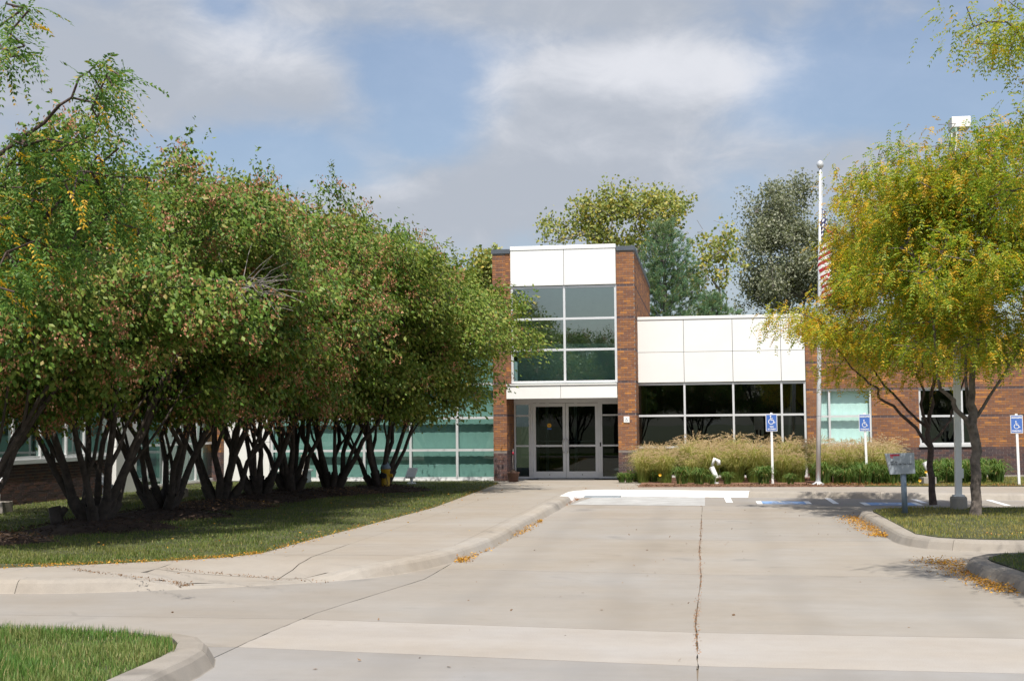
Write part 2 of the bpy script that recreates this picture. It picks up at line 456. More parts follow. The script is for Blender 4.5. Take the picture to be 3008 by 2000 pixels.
class MB:
    def __init__(s):
        s.v, s.f = [], []

    def add(s, vs_, fs):
        o = len(s.v)
        s.v.extend([tuple(q) for q in vs_])
        s.f.extend([tuple(i + o for i in f) for f in fs])
        return s

    def box(s, x0, x1, y0, y1, z0, z1):
        return s.add([(x0, y0, z0), (x1, y0, z0), (x1, y1, z0), (x0, y1, z0), (x0, y0, z1), (x1, y0, z1), (x1, y1, z1), (x0, y1, z1)],
                     [(0, 3, 2, 1), (4, 5, 6, 7), (0, 1, 5, 4), (1, 2, 6, 5), (2, 3, 7, 6), (3, 0, 4, 7)])

    def bar(s, a, b, w, h=None, up=(0, 0, 1)):
        a, b = Vector(a), Vector(b)
        h = h or w
        d = (b - a).normalized()
        up = Vector(up)
        if abs(d.dot(up)) > 0.95:
            up = Vector((0, 1, 0))
        x = d.cross(up).normalized() * (w / 2)
        y = x.cross(d).normalized() * (h / 2)
        q = [a - x - y, a + x - y, a + x + y, a - x + y, b - x - y, b + x - y, b + x + y, b - x + y]
        return s.add(q, [(0, 1, 2, 3), (7, 6, 5, 4), (0, 4, 5, 1), (1, 5, 6, 2), (2, 6, 7, 3), (3, 7, 4, 0)])

    def tube(s, pts, rad, n=8, cap=True):
        pts = [Vector(p) for p in pts]
        rad = rad if isinstance(rad, (list, tuple)) else [rad] * len(pts)
        o = len(s.v)
        prev = None
        for i, p in enumerate(pts):
            t = (pts[min(i + 1, len(pts) - 1)] - pts[max(i - 1, 0)]).normalized()
            if prev is None:
                a = Vector((1, 0, 0)) if abs(t.x) < 0.8 else Vector((0, 1, 0))
                u = t.cross(a).normalized()
            else:
                u = (prev - t * prev.dot(t)).normalized()
            prev = u
            w = t.cross(u)
            for k in range(n):
                an = 2 * math.pi * k / n
                s.v.append(tuple(p + (u * math.cos(an) + w * math.sin(an)) * rad[i]))
        for i in range(len(pts) - 1):
            for k in range(n):
                s.f.append((o + i * n + k, o + i * n + (k + 1) % n, o + (i + 1) * n + (k + 1) % n, o + (i + 1) * n + k))
        if cap:
            s.f.append(tuple(o + k for k in range(n))[::-1])
            s.f.append(tuple(o + (len(pts) - 1) * n + k for k in range(n)))
        return s

    def lathe(s, prof, c=(0, 0, 0), n=16):
        o = len(s.v)
        for r_, z in prof:
            for k in range(n):
                a = 2 * math.pi * k / n
                s.v.append((c[0] + r_ * math.cos(a), c[1] + r_ * math.sin(a), c[2] + z))
        for i in range(len(prof) - 1):
            for k in range(n):
                s.f.append((o + i * n + k, o + i * n + (k + 1) % n, o + (i + 1) * n + (k + 1) % n, o + (i + 1) * n + k))
        s.f.append(tuple(o + k for k in range(n))[::-1])
        s.f.append(tuple(o + (len(prof) - 1) * n + k for k in range(n)))
        return s

    def prism(s, poly, z0, z1):
        n = len(poly)
        z0f = z0 if callable(z0) else (lambda x, y: z0)
        z1f = z1 if callable(z1) else (lambda x, y: z1)
        return s.add([(p[0], p[1], z0f(p[0], p[1])) for p in poly] + [(p[0], p[1], z1f(p[0], p[1])) for p in poly],
                     [tuple(range(n))[::-1], tuple(range(n, 2 * n))] + [(i, (i + 1) % n, n + (i + 1) % n, n + i) for i in range(n)])

    def mesh(s, name='mesh', smooth=False):
        me = bpy.data.meshes.new(name)
        me.from_pydata([tuple(v) for v in s.v], [], s.f)
        if smooth:
            for p in me.polygons:
                p.use_smooth = True
        me.update()
        return me

    def build(s, name, material, parent=None, smooth=False, bevel=0.0):
        o = link(name, s.mesh(name, smooth), material, parent)
        if bevel:
            b = o.modifiers.new('bevel', 'BEVEL')
            b.width = bevel; b.segments = 2; b.limit_method = 'ANGLE'
        return o


def tag(o, label=None, cat=None, group=None, kind=None):
    if label: o['label'] = label
    if cat: o['category'] = cat
    if group: o['group'] = group
    if kind: o['kind'] = kind
    return o


def thing(name, loc, label, cat, group=None):
    o = bpy.data.objects.new(name, None)
    o.empty_display_size = 0.2
    o.location = loc
    col.objects.link(o)
    return tag(o, label, cat, group)


def copy_tree(o, parent=None):
    c = o.copy()
    col.objects.link(c)
    c.parent = parent
    for ch in [q for q in bpy.data.objects if q.parent == o]:
        copy_tree(ch, c)
    return c


def local(o):
    """child whose coordinates are given relative to its parent"""
    o.matrix_parent_inverse = Matrix.Identity(4)
    return o


def kites(P, D, S, L, W, fold=0.15, mid=0.42):
    """folded four-corner leaves"""
    P, D, S = (np.asarray(a, dtype=np.float32) for a in (P, D, S))
    L = np.asarray(L, dtype=np.float32).reshape(-1, 1); W = np.asarray(W, dtype=np.float32).reshape(-1, 1)
    N = np.cross(D, S)
    c = P + D * L * mid + N * W * fold
    V = np.stack([P, c + S * W * 0.5, P + D * L, c - S * W * 0.5], 1).reshape(-1, 3)
    i = np.arange(len(P), dtype=np.int32)[:, None] * 4
    Fc = np.concatenate([i + np.array([[0, 1, 2]]), i + np.array([[0, 2, 3]])], 0)
    return V, Fc


def unit(a):
    a = np.asarray(a, dtype=np.float32)
    return a / (np.linalg.norm(a, axis=-1, keepdims=True) + 1e-9)


def rand_dir(rng, n):
    return unit(rng.normal(size=(n, 3)))


def sides(rng, D):
    return unit(np.cross(D, rand_dir(rng, len(D))))


# ------------------------------------------------------------------ polygon clipping for slabs
def clip(poly, a, b, c):
    """keep a*x+b*y<=c"""
    res = []
    for i in range(len(poly)):
        p, q = poly[i], poly[(i + 1) % len(poly)]
        dp, dq = a * p[0] + b * p[1] - c, a * q[0] + b * q[1] - c
        if dp <= 0:
            res.append(p)
        if (dp < 0 < dq) or (dq < 0 < dp):
            t = dp / (dp - dq)
            res.append((p[0] + (q[0] - p[0]) * t, p[1] + (q[1] - p[1]) * t))
    return res


def area(poly):
    return 0.5 * sum(poly[i][0] * poly[(i + 1) % len(poly)][1] - poly[(i + 1) % len(poly)][0] * poly[i][1] for i in range(len(poly)))


def interp(tab, x):
    return float(np.interp(x, [t[0] for t in tab], [t[1] for t in tab]))


rnd = random.Random(7)

# ================================================================== GROUND
gm = MB().add([(-1500, -1500, -0.08), (1500, -1500, -0.08), (1500, 1500, -0.08), (-1500, 1500, -0.08)], [(0, 1, 2, 3)])
tag(gm.build('ground', 'soil'), 'grassy ground reaching to the horizon', 'ground', kind='structure')

drive = MB().add([(-60, -14, -0.03), (60, -14, -0.03), (60, 36, -0.03), (-60, 36, -0.03)], [(0, 1, 2, 3)]).build('driveway', 'joint')
tag(drive, 'pale concrete driveway of large jointed slabs', 'driveway', kind='structure')
crack = [(-15, 0.02)] + sorted([(p.y, p.x) for p in (g(*q) for q in ((1617, 1165), (1615, 1200), (1614, 1230), (1611, 1262), (1612, 1290), (1615, 1330), (1606, 1400), (1602, 1440), (1606, 1500), (1607, 1568)))]) + [(34, 0.0)]
left_joint = [(-15, -3.9), (10.2, -3.8), (11.74, -3.72), (14.57, -3.26), (17.0, -3.3), (34, -3.3)]
rows = [-14, -5, 3.4, 9.75, 11.3, 15.6, 20.2, 24.6, 28.6, 33.6]
colours = {2: (0.93, 0.97, 1.04), 3: (1, 1, 1), 4: (0.98, 0.98, 0.98), 5: (1.0, 0.985, 0.96), 6: (0.97, 0.97, 0.97), 7: (0.99, 0.97, 0.95), 8: (0.93, 0.93, 0.94)}
for ci in range(3):
    for ri in range(len(rows) - 1):
        def edge(tab, y0, y1, off, n=12):
            res = []
            for k in range(n + 1):
                y = y0 + (y1 - y0) * k / n
                x = tab(y) + off
                j = rnd.uniform(-0.006, 0.006)
                res.append((x + j, y - 0.125 * max(-4.0, min(9.0, x))))
            return res
        a, b = rows[ri] + 0.005, rows[ri + 1] - 0.005
        lf = (lambda y: -45.0) if ci == 0 else (lambda y: interp(left_joint, y)) if ci == 1 else (lambda y: interp(crack, y))
        rf = (lambda y: interp(left_joint, y)) if ci == 0 else (lambda y: interp(crack, y)) if ci == 1 else (lambda y: 45.0)
        e0, e1 = edge(lf, a, b, 0.0045 if ci else 0), edge(rf, a, b, -0.0045 if ci < 2 else 0)
        poly = e1 + e0[::-1]
        s = MB().prism(poly, -0.02, 0.0).build('slab', 'agg' if (ri == 3 and ci) else 'concrete', drive)
        c = colours.get(ri, (0.97, 0.97, 0.97))
        k = rnd.uniform(0.97, 1.02) * (0.95 if ci == 0 else 1.0)
        s.color = (c[0] * k, c[1] * k, c[2] * k, 1)


def resample(path, step=0.3):
    """Catmull-Rom through (x, y, h) points"""
    P = [Vector(p) for p in path]
    res = []
    for i in range(len(P) - 1):
        p0, p1, p2, p3 = P[max(i - 1, 0)], P[i], P[i + 1], P[min(i + 2, len(P) - 1)]
        d = (p2 - p1).length
        n = max(1, int(d / step))
        # keep tangents short on uneven spacing
        t1 = (p2 - p0).normalized() * d if (p2 - p0).length > 0 else p2 - p1
        t2 = (p3 - p1).normalized() * d if (p3 - p1).length > 0 else p2 - p1
        for k in range(n):
            t = k / n
            h00, h10, h01, h11 = 2 * t**3 - 3 * t**2 + 1, t**3 - 2 * t**2 + t, -2 * t**3 + 3 * t**2, t**3 - t**2
            res.append(p1 * h00 + t1 * h10 * 0.9 + p2 * h01 + t2 * h11 * 0.9)
    res.append(P[-1])
    return res


def normals(path):
    ns = []
    for i in range(len(path)):
        d = path[min(i + 1, len(path) - 1)] - path[max(i - 1, 0)]
        ns.append(Vector((-d.y, d.x, 0)).normalized())
    return ns


def kerb(path, label, seg=3.0, painted=None, tone=1.0):
    pts = resample(path)
    ns = normals(pts)
    root = thing('kerb', (pts[0].x, pts[0].y, 0), label, 'kerb')
    root['kind'] = 'structure'
    i = 0
    while i < len(pts) - 1:
        j, L = i, 0
        while j < len(pts) - 1 and L < seg:
            L += (pts[j + 1] - pts[j]).length
            j += 1
        m = MB()
        n = 7
        for k in range(i, j + 1):
            p, nn, h = pts[k], ns[k], max(pts[k].z, 0.012)
            q = Vector((p.x, p.y, 0))
            if k == i: q = q + (pts[k + 1] - pts[k]).to_2d().to_3d().normalized() * 0.006
            jit = rnd.uniform(-0.004, 0.004)
            for (o, z) in ((-0.03, -0.02), (0.0, 0.006), (0.055, h * 0.72), (0.085, h * 0.93), (0.12, h + jit * 0.4), (0.28, h + 0.002), (0.28, -0.03)):
                w = q + nn * (o + jit)
                m.v.append((w.x, w.y, z))
        c = j - i + 1
        for a in range(c - 1):
            for b in range(n - 1):
                m.f.append((a * n + b, (a + 1) * n + b, (a + 1) * n + b + 1, a * n + b + 1))
        m.f.append(tuple(range(n)))
        m.f.append(tuple((c - 1) * n + b for b in range(n))[::-1])
        mid = pts[(i + j) // 2]
        s = m.build('kerb_stone', 'kerb', root, smooth=False)
        s.color = tuple(tone * rnd.uniform(0.90, 1.03) for _ in range(1)) * 3 + (1,)
        if painted and painted(mid):
            s.data.materials[0] = M['road_white']
        i = j
    return pts, ns


kp, kn = kerb([(-45, 13.35, .14), (-12, 13.35, .14), (-7.2, 13.3, .14), (-6.3, 13.55, .13), (-5.75, 13.8, .03), (-5.1, 14.12, .012), (-4.5, 14.5, .02), (-4.0, 14.9, .115),
               (-3.72, 15.3, .14), (-3.45, 16.0, .14), (-3.2, 17.3, .14), (-3.06, 19.0, .14), (-3.06, 22.0, .14), (-3.06, 25.0, .14), (-3.06, 27.6, .14), (-3.06, 28.6, .14), (-3.06, 30.5, .14), (-3.02, 31.9, .14),
               (-2.75, 32.45, .14), (-2.1, 32.48, .14), (0, 32.05, .14), (2, 31.6, .14), (4, 31.2, .14), (8, 30.35, .14), (14, 29.1, .14), (30, 25.8, .14)],
              'long concrete kerb of the entrance walk with a dropped ramp', painted=lambda p: p.y > 28.4 and p.x < 0.4)
kerb([(-3.6, -13, .14), (-3.6, 4, .14), (-3.62, 8.6, .14), (-3.66, 9.35, .14), (-3.95, 9.95, .14), (-4.6, 10.3, .14), (-5.6, 10.42, .14), (-12, 10.7, .14), (-45, 12, .14)],
     'rounded kerb of the grass island at the near left corner', tone=.86)
kerb([(6, 18.45, .14), (12, 18.3, .14), (20, 18.1, .14)], 'straight front kerb of the sign island', 2.5)
kerb([(20, 26.6, .14), (8, 26.2, .14), (4.2, 26.0, .14), (3.2, 25.7, .14), (2.78, 24.9, .14), (2.75, 23.5, .14), (2.75, 21, .14), (2.78, 19.7, .14), (3.05, 18.95, .14), (3.7, 18.6, .14), (4.6, 18.5, .14), (6, 18.45, .14)],
     'curved kerb round the sign and tree island', 1.3, tone=.90)
kerb([(20, 17.9, .14), (6, 17.45, .14), (4.2, 17.3, .14), (3.35, 16.95, .14), (3.02, 16.2, .14), (3.12, 14.8, .14), (3.25, 13.2, .14), (3.3, 8, .14), (3.3, -2, .14)],
     'dark stained kerb of the island at the right edge', 1.4, tone=.72)

# walk: everything between the kerb and the lawn or the beds
lawn_edge = [g(*q, 0.14) for q in ((0, 1307), (150, 1302), (300, 1295), (440, 1288), (530, 1282), (600, 1274), (720, 1241), (860, 1205), (1000, 1168), (1090, 1135), (1150, 1112))]
lawn_edge = [Vector((-45, 15.9, .14)), Vector((-14, 15.5, .14))] + lawn_edge
inner = [(p + n * 0.283) for p, n in zip(kp, kn)]
walk_poly = [(p.x, p.y) for p in inner] + [(30, 34.1), (-1.75, 34.1), (-1.75, 38.0), (-1.9, 39.55), (-5.35, 39.55), (-5.35, 37.98), (-6.3, 37.98)] + [(p.x, p.y) for p in lawn_edge[::-1]]


def ramp_z(x, y, top=0.14):
    """the walk falls to the dropped kerb"""
    if abs(x + 5.1) > 2.4 or y > 17:
        return top
    best = min(kp, key=lambda p: (p.x - x) ** 2 + (p.y - y) ** 2)
    d = max(0.0, math.hypot(best.x - x, best.y - y) - 0.29)
    t = min(1.0, d / 1.5)
    h = max(best.z, 0.012) + 0.002
    return h + (top - h) * (t * t * (3 - 2 * t))


wb = MB()
walk = wb.prism([(-45, 13.8), (-6.4, 13.9), (-4.3, 15.2), (-3.4, 17.5), (-3.3, 32.9), (30, 27), (30, 33.9), (-1.9, 33.9), (-2, 37.8), (-6, 37.8), (-6.6, 17.0), (-8, 15.4), (-45, 15.5)], -0.01, 0.006).build('sidewalk', 'joint')
tag(walk, 'pale concrete walk leading along the kerb to the glass doors', 'sidewalk', kind='structure')
cells = []
x = -15.6
while x < 14:
    y = 13.2
    while y < 40:
        cells.append((x, y)); y += 1.52
    x += 1.52
for (x, y) in cells:
    poly = walk_poly
    for (a, b, c) in ((-1, 0, -(x + 0.002)), (1, 0, x + 1.518), (0, -1, -(y + 0.002)), (0, 1, y + 1.518)):
        poly = clip(poly, a, b, c)
        if len(poly) < 3:
            break
    if len(poly) < 3:
        continue
    if abs(area(poly)) < 0.01:
        continue
    if area(poly) < 0:
        poly = poly[::-1]
    if abs(x + 4.6) < 3 and y < 16.5:      # the ramp bends: cut it finer
        m = MB()
        for i in range(6):
            for j in range(6):
                q = poly
                s_ = 1.508 / 6
                for (a, b, c) in ((-1, 0, -(x + 0.004 + i * s_)), (1, 0, x + 0.004 + (i + 1) * s_), (0, -1, -(y + 0.004 + j * s_)), (0, 1, y + 0.004 + (j + 1) * s_)):
                    q = clip(q, a, b, c)
                    if len(q) < 3: break
                if len(q) >= 3 and abs(area(q)) > 1e-4:
                    m.add([(p[0], p[1], ramp_z(*p)) for p in q], [tuple(range(len(q)))])
        s = m.build('slab', 'walk', walk)
    else:
        s = MB().prism(poly, 0.008, ramp_z).build('slab', 'walk', walk)
    s.color = tuple(rnd.uniform(0.985, 1.01) for _ in range(1)) * 3 + (1,)

# lawns and beds
lawn_poly = [(p.x, p.y) for p in lawn_edge] + [(-6.3, 38.6), (-45, 38.6)]
lawn = MB().prism(lawn_poly, 0.0, 0.135).build('lawn', 'soil')
tag(lawn, 'shaded lawn strip under the row of maples', 'lawn', kind='structure')
isl_l = MB().prism([(-3.86, -13), (-3.88, 9.2), (-4.15, 9.75), (-4.65, 10.02), (-5.6, 10.15), (-12, 10.4), (-45, 11.7), (-45, -13)], 0.0, 0.13).build('grass_island', 'soil')
tag(isl_l, 'long grass island at the near left corner', 'grass island', kind='structure')
isl_r_poly = [(20, 18.4), (20, 26.3), (8, 25.9), (4.2, 25.72), (3.45, 25.5), (3.04, 24.8), (3.02, 23.5), (3.02, 19.75), (3.25, 19.15), (3.8, 18.88), (6, 18.72)]
isl_r = MB().prism(isl_r_poly, 0.0, 0.15).build('grass_island', 'soil')
tag(isl_r, 'kerbed grass island with the sign, lamp pole and two trees', 'grass island', kind='structure')
isl_r2_poly = [(20, -2), (20, 17.6), (6, 17.17), (4.3, 17.03), (3.58, 16.72), (3.3, 16.15), (3.4, 14.8), (3.53, 13.2), (3.58, -2)]
isl_r2 = MB().prism(isl_r2_poly, 0.0, 0.15).build('grass_island', 'soil')
tag(isl_r2, 'grass island at the right edge of the drive', 'grass island', kind='structure')
bed = MB().prism([(-1.76, 34.12), (4.0, 34.12), (4.0, 39.6), (-1.76, 39.6)], 0.0, 0.165).build('mulch_bed', 'mulch_red')
tag(bed, 'reddish mulch bed in front of the white panelled wing', 'mulch bed', kind='structure')
strip = MB().prism([(4.0, 34.12), (16, 34.12), (16, 39.6), (4.0, 39.6)], 0.0, 0.16).build('lawn', 'soil')
tag(strip, 'narrow lawn in front of the brick wall', 'lawn', kind='structure')


def in_poly(poly, X, Y):
    ins = np.zeros(len(X), bool)
    n = len(poly)
    for i in range(n):
        (x0, y0), (x1, y1) = poly[i], poly[(i + 1) % n]
        c = ((y0 > Y) != (y1 > Y)) & (X < (x1 - x0) * (Y - y0) / (y1 - y0 + 1e-12) + x0)
        ins ^= c
    return ins


def grass(name, label, poly, box, n, z, L, W, material, seed, lean=0.45, twotri=False, dens=None):
    rng = np.random.default_rng(seed)
    X = rng.uniform(box[0], box[1], n); Y = rng.uniform(box[2], box[3], n)
    if dens == 'near':
        Y = box[2] + (box[3] - box[2]) * rng.uniform(0, 1, n) ** 1.7
    k = in_poly(poly, X, Y)
    X, Y = X[k], Y[k]
    n = len(X)
    a = rng.uniform(0, 2 * np.pi, n)
    ln = np.abs(rng.normal(0, lean, n))
    D = unit(np.stack([np.cos(a) * ln, np.sin(a) * ln, np.ones(n)], 1))
    S = np.stack([-np.sin(a + rng.normal(0, .7, n)), np.cos(a), np.zeros(n)], 1)
    S = unit(S)
    # clumps of longer and shorter growth
    cl = 0.75 + 0.35 * np.sin(X * 3.1 + np.sin(Y * 2.3) * 2) * np.sin(Y * 2.7 + 1.3)
    l = rng.uniform(L[0], L[1], n) * cl
    P = np.stack([X, Y, np.full(n, z)], 1)
    if twotri:
        w = rng.uniform(W[0], W[1], n)
        mid = P + D * l[:, None] * 0.55
        bend = D.copy(); bend[:, :2] *= 2.2; bend = unit(bend)
        tip = mid + bend * l[:, None] * 0.5
        V = np.stack([P - S * w[:, None] / 2, P + S * w[:, None] / 2, mid + S * w[:, None] * .4, mid - S * w[:, None] * .4, tip], 1).reshape(-1, 3)
        i = np.arange(n)[:, None] * 5
        Fc = np.concatenate([i + np.array([[0, 1, 2]]), i + np.array([[0, 2, 3]]), i + np.array([[3, 2, 4]])], 0)
    else:
        w = rng.uniform(W[0], W[1], n)
        V = np.stack([P - S * w[:, None] / 2, P + S * w[:, None] / 2, P + D * l[:, None]], 1).reshape(-1, 3)
        Fc = np.arange(n * 3).reshape(-1, 3)
    return tag(link(name, npmesh(name, V, Fc), material), label, 'grass', kind='stuff')


grass('island_grass', 'long bright green grass on the near left island', [(-3.9, 7), (-3.9, 9.2), (-4.15, 9.72), (-4.65, 9.98), (-5.6, 10.1), (-12, 10.35), (-12, 7)],
      (-10, -3.9, 7.2, 10.4), 85000, 0.128, (0.05, 0.125), (0.003, 0.006), 'grass_long', 1, 0.42, True)
grass('lawn_grass', 'mown lawn grass under the maples', lawn_poly, (-17, -4, 15, 38), 230000, 0.132, (0.03, 0.07), (0.006, 0.013), 'grass_short', 2, 0.6, dens='near')
grass('lawn_grass', 'dry mown grass round the sign and lamp pole', isl_r_poly, (2.9, 11, 18, 27), 60000, 0.148, (0.03, 0.075), (0.005, 0.011), 'grass_dry', 3, 0.6)
grass('lawn_grass', 'mown grass of the island at the right edge', isl_r2_poly, (3.2, 9, 11, 18), 50000, 0.148, (0.03, 0.08), (0.005, 0.010), 'grass_short', 4, 0.6)
grass('lawn_grass', 'thin pale grass along the brick wall', [(3.2, 34.2), (16, 34.2), (16, 39.5), (6.5, 39.5), (6.0, 35.0), (3.2, 34.9)], (3.2, 12, 34.1, 39.5), 26000, 0.158, (0.03, 0.08), (0.008, 0.016), 'grass_dry', 5, 0.6)


# ------------------------------------------------------------------ strokes, text and road paint
def stroke(m, pts, w, f):
    """flat band along 2-d points; f maps (u, v) to 3-d"""
    n = len(pts)
    L, Rr = [], []
    for i, p in enumerate(pts):
        a, b = pts[max(i - 1, 0)], pts[min(i + 1, n - 1)]
        dx, dy = b[0] - a[0], b[1] - a[1]
        l = math.hypot(dx, dy) or 1
        nx, ny = -dy / l * w / 2, dx / l * w / 2
        L.append(f(p[0] + nx, p[1] + ny)); Rr.append(f(p[0] - nx, p[1] - ny))
    m.add(L + Rr, [(n + i, n + i + 1, i + 1, i) for i in range(n - 1)])


def disc(m, c, r, f, n=14):
    m.add([f(c[0] + r * math.cos(2 * math.pi * k / n), c[1] + r * math.sin(2 * math.pi * k / n)) for k in range(n)], [tuple(range(n))])


def wheelchair(m, f, s):
    """access symbol about s high, centred"""
    q = lambda u, v: f(u * s, v * s)
    disc(m, (-0.09, 0.43), 0.075, q)
    stroke(m, [(-0.09, 0.33), (-0.06, -0.02)], 0.085, q)
    stroke(m, [(-0.08, 0.16), (0.16, 0.16)], 0.065, q)
    stroke(m, [(-0.06, -0.02), (0.19, -0.02), (0.30, -0.30), (0.40, -0.26)], 0.08, q)
    stroke(m, [(0.0 - 0.04 + 0.27 * math.cos(a), -0.17 + 0.27 * math.sin(a)) for a in [R(118) + R(232) * k / 16 for k in range(17)]], 0.065, q)


def text_mesh(txt, size, bold=0.0):
    cu = bpy.data.curves.new('lettering', 'FONT')
    cu.body = txt; cu.size = size; cu.align_x = 'CENTER'; cu.align_y = 'CENTER'
    cu.offset = bold
    cu.resolution_u = 2
    o = bpy.data.objects.new('lettering', cu)
    col.objects.link(o)
    dg = bpy.context.evaluated_depsgraph_get()
    me = bpy.data.meshes.new_from_object(o.evaluated_get(dg))
    bpy.data.objects.remove(o)
    me.materials.clear()
    return me


def text(txt, size, f, material, parent, name='lettering', bold=0.0, sx=1.0):
    me = text_mesh(txt, size, bold)
    for v in me.vertices:
        v.co = f(v.co.x * sx, v.co.y)
    return link(name, me, material, parent)


def paint(name, label, pts, material, z=0.004):
    m = MB().add([(p[0], p[1], z) for p in pts], [tuple(range(len(pts)))])
    return tag(m.build(name, material), label, 'road marking')


pw = paint('painted_zone', 'white painted pavement in front of the drain grate', [(-3.0, 28.95), (-0.03, 28.6), (-0.03, 32.0), (-2.7, 32.4)], 'road_white')
pm, pg, pb = mat('worn_white_paint')
pn = pg.noise(posco(pg), 2.2, 6, 0.65).outputs[0]
pg.l.new(pg.ramp(pn, [(0.3, (0.30, 0.29, 0.28)), (0.55, (0.38, 0.38, 0.37)), (0.8, (0.50, 0.50, 0.49))]), pb.inputs['Base Color'])
pb.inputs['Roughness'].default_value = 0.85
pw.data.materials[0] = pm


def stripe(label, a, b, w=0.12):
    p, q = g(*a), g(*b)
    paint('parking_line', label, [(p.x - w / 2, p.y), (q.x - w / 2, q.y), (q.x + w / 2, q.y), (p.x + w / 2, p.y)], 'road_white')


stripe('white parking line nearest the painted zone', (1671, 1139), (1680, 1157), 0.15)
stripe('white parking line below the flagpole', (1899, 1143), (1926, 1160), 0.13)
stripe('long white parking line right of the lamp pole', (2262, 1147), (2322, 1164), 0.13)
stripe('white parking line partly hidden by the island', (2085, 1143), (2130, 1158), 0.13)
for (lab, x0, x1, y) in (('blue access symbol painted between the first two parking lines', 1742, 1866, 1157), ('blue access symbol painted behind the sign island', 1985, 2118, 1160)):
    p, q = g(x0, y), g(x1, y)
    cx, cy = (p.x + q.x) / 2, (p.y + q.y) / 2
    w = (q.x - p.x)
    t = thing('access_marking', (cx, cy, 0), lab, 'road marking', None)
    MB().add([(cx - w * .4, cy - .5, .004), (cx + w * .4, cy - .55, .004), (cx + w * .4, cy + .45, .004), (cx - w * .4, cy + .5, .004)], [(0, 1, 2, 3)]).build('blue_square', 'road_blue', t)
    m = MB()
    for sx in (-1, 1):
        m.box(cx + sx * w * .45 - w * .05, cx + sx * w * .45 + w * .05, cy - .5, cy + .48, 0.002, 0.006)
    wheelchair(m, lambda u, v: (cx + u, cy + v, 0.008), 0.8)
    m.build('white_symbol', 'road_white', t)

# drain grate set in the kerb corner
p0, p1 = g(1352, 1141), g(1433, 1141)
t = thing('drain_grate', ((p0.x + p1.x) / 2, p0.y, 0), 'grey steel drain grate in the white painted kerb gutter', 'drain grate')
y0 = 31.95
m = MB()
m.box(p0.x, p1.x, y0 - .2, y0 - .17, .004, .03).box(p0.x, p1.x, y0 + .14, y0 + .17, .004, .03)
m.build('rim', 'grey_paint', t)
MB().box(p0.x, p1.x, y0 - .17, y0 + .14, .004, .010).build('pit_shade', 'black', t)  # thin black sheet, painted shade for the dark hollow under the bars
for k in range(15):
    xx = p0.x + .03 + (p1.x - p0.x - .06) * k / 14
    MB().bar((xx - .02, y0 - .168, .024), (xx + .02, y0 + .138, .024), .026, .02).build('bar', 'grey_paint', t)


def litter(label, pts, n, spread, material='litter', seed=0, size=(0.02, 0.045), z=0.006, pile=0.03, name='fallen_leaves'):
    """leaves scattered round a polyline of (x, y, weight)"""
    rng = np.random.default_rng(seed)
    pts = np.array(pts, dtype=float)
    seg = rng.integers(0, len(pts) - 1, n)
    t = rng.uniform(0, 1, n)[:, None]
    c = pts[seg] * (1 - t) + pts[seg + 1] * t
    sp = (np.asarray(spread)[None, :] * c[:, 2:3])
    P = np.stack([c[:, 0] + rng.normal(0, 1, n) * sp[:, 0], c[:, 1] + rng.normal(0, 1, n) * sp[:, 1], z + np.abs(rng.normal(0, pile, n)) * c[:, 2]], 1)
    D = rand_dir(rng, n); D[:, 2] *= 0.35; D = unit(D)
    S = sides(rng, D); S[:, 2] *= 0.3; S = unit(S)
    L = rng.uniform(*size, n)
    V, Fc = kites(P, D, S, L, L * 0.5)
    return tag(link(name, npmesh(name, V, Fc), material), label, 'fallen leaves', kind='stuff')


def gp(lst, z=0.0):
    return [(g(a, b, z).x, g(a, b, z).y, w) for a, b, w in lst]


litter('golden leaves drifted along the sign island kerb', gp([(1968, 1192, .9), (1995, 1205, 1.2), (2020, 1218, 1.2), (2040, 1228, 1.0)]), 2600, (.16, .22), seed=11)
litter('golden leaf drift at the sign island corner', gp([(2030, 1232, .8), (2060, 1236, 1.0), (2085, 1238, .5)]), 1500, (.15, .10), seed=12)
litter('golden leaves lying along the right edge kerb', gp([(2155, 1292, .8), (2190, 1303, 1.0), (2215, 1318, .9), (2260, 1338, .6), (2300, 1352, .9), (2325, 1366, .7)]), 2300, (.16, .17), seed=13, size=(.018, .04))
litter('orange leaves packed against the white kerb right of the drain', gp([(1436, 1138, 1.6), (1460, 1139.5, .9), (1500, 1141, .5), (1535, 1142, .15), (1560, 1141.5, .4), (1620, 1142.5, .5)]), 3600, (.05, .10), 'litter_brown', 14, pile=0.05)
litter('small orange leaf heap at the left end of the drain', gp([(1340, 1138, 1), (1348, 1138.5, 1)]), 500, (.06, .10), 'litter_brown', 15, pile=0.06)
litter('orange leaves in the gutter below the white kerb end', gp([(1298, 1164, .6), (1318, 1153, .8), (1330, 1150, .5)]), 500, (.06, .12), 'litter_brown', 16)
litter('orange leaves strewn along the gutter of the walk kerb', gp([(1050, 1290, 1), (1064, 1293, .8), (1100, 1270, .5), (1110, 1268, .6), (1150, 1242, .9), (1175, 1233, 1.0), (1200, 1224, .8), (1235, 1203, .7), (1240, 1199, .4)]), 2200, (.09, .12), seed=17)
litter('thin line of brown leaves along the far walk kerb', gp([(1850, 1141, .8), (1900, 1142, 1), (1980, 1143, .9), (2050, 1143, .3), (2110, 1142, .9), (2180, 1143, .9), (2260, 1145, .6), (2358, 1146, 1)]), 2600, (.12, .10), 'litter_brown', 18)
litter('brown leaves caught along the bed edge of the far walk', gp([(1900, 1117, 1), (2000, 1118, 1), (2100, 1118, 1), (2358, 1119, 1)], .15), 1600, (.1, .06), 'litter_brown', 19, z=.16)
litter('fallen yellow leaves scattered on the shaded lawn', [(-7, 16.5, 1), (-7, 22, 1), (-6.3, 28, 1), (-6, 34, 1.0)], 170, (1.4, 1.8), seed=20, size=(.03, .055), z=.185, pile=.01)
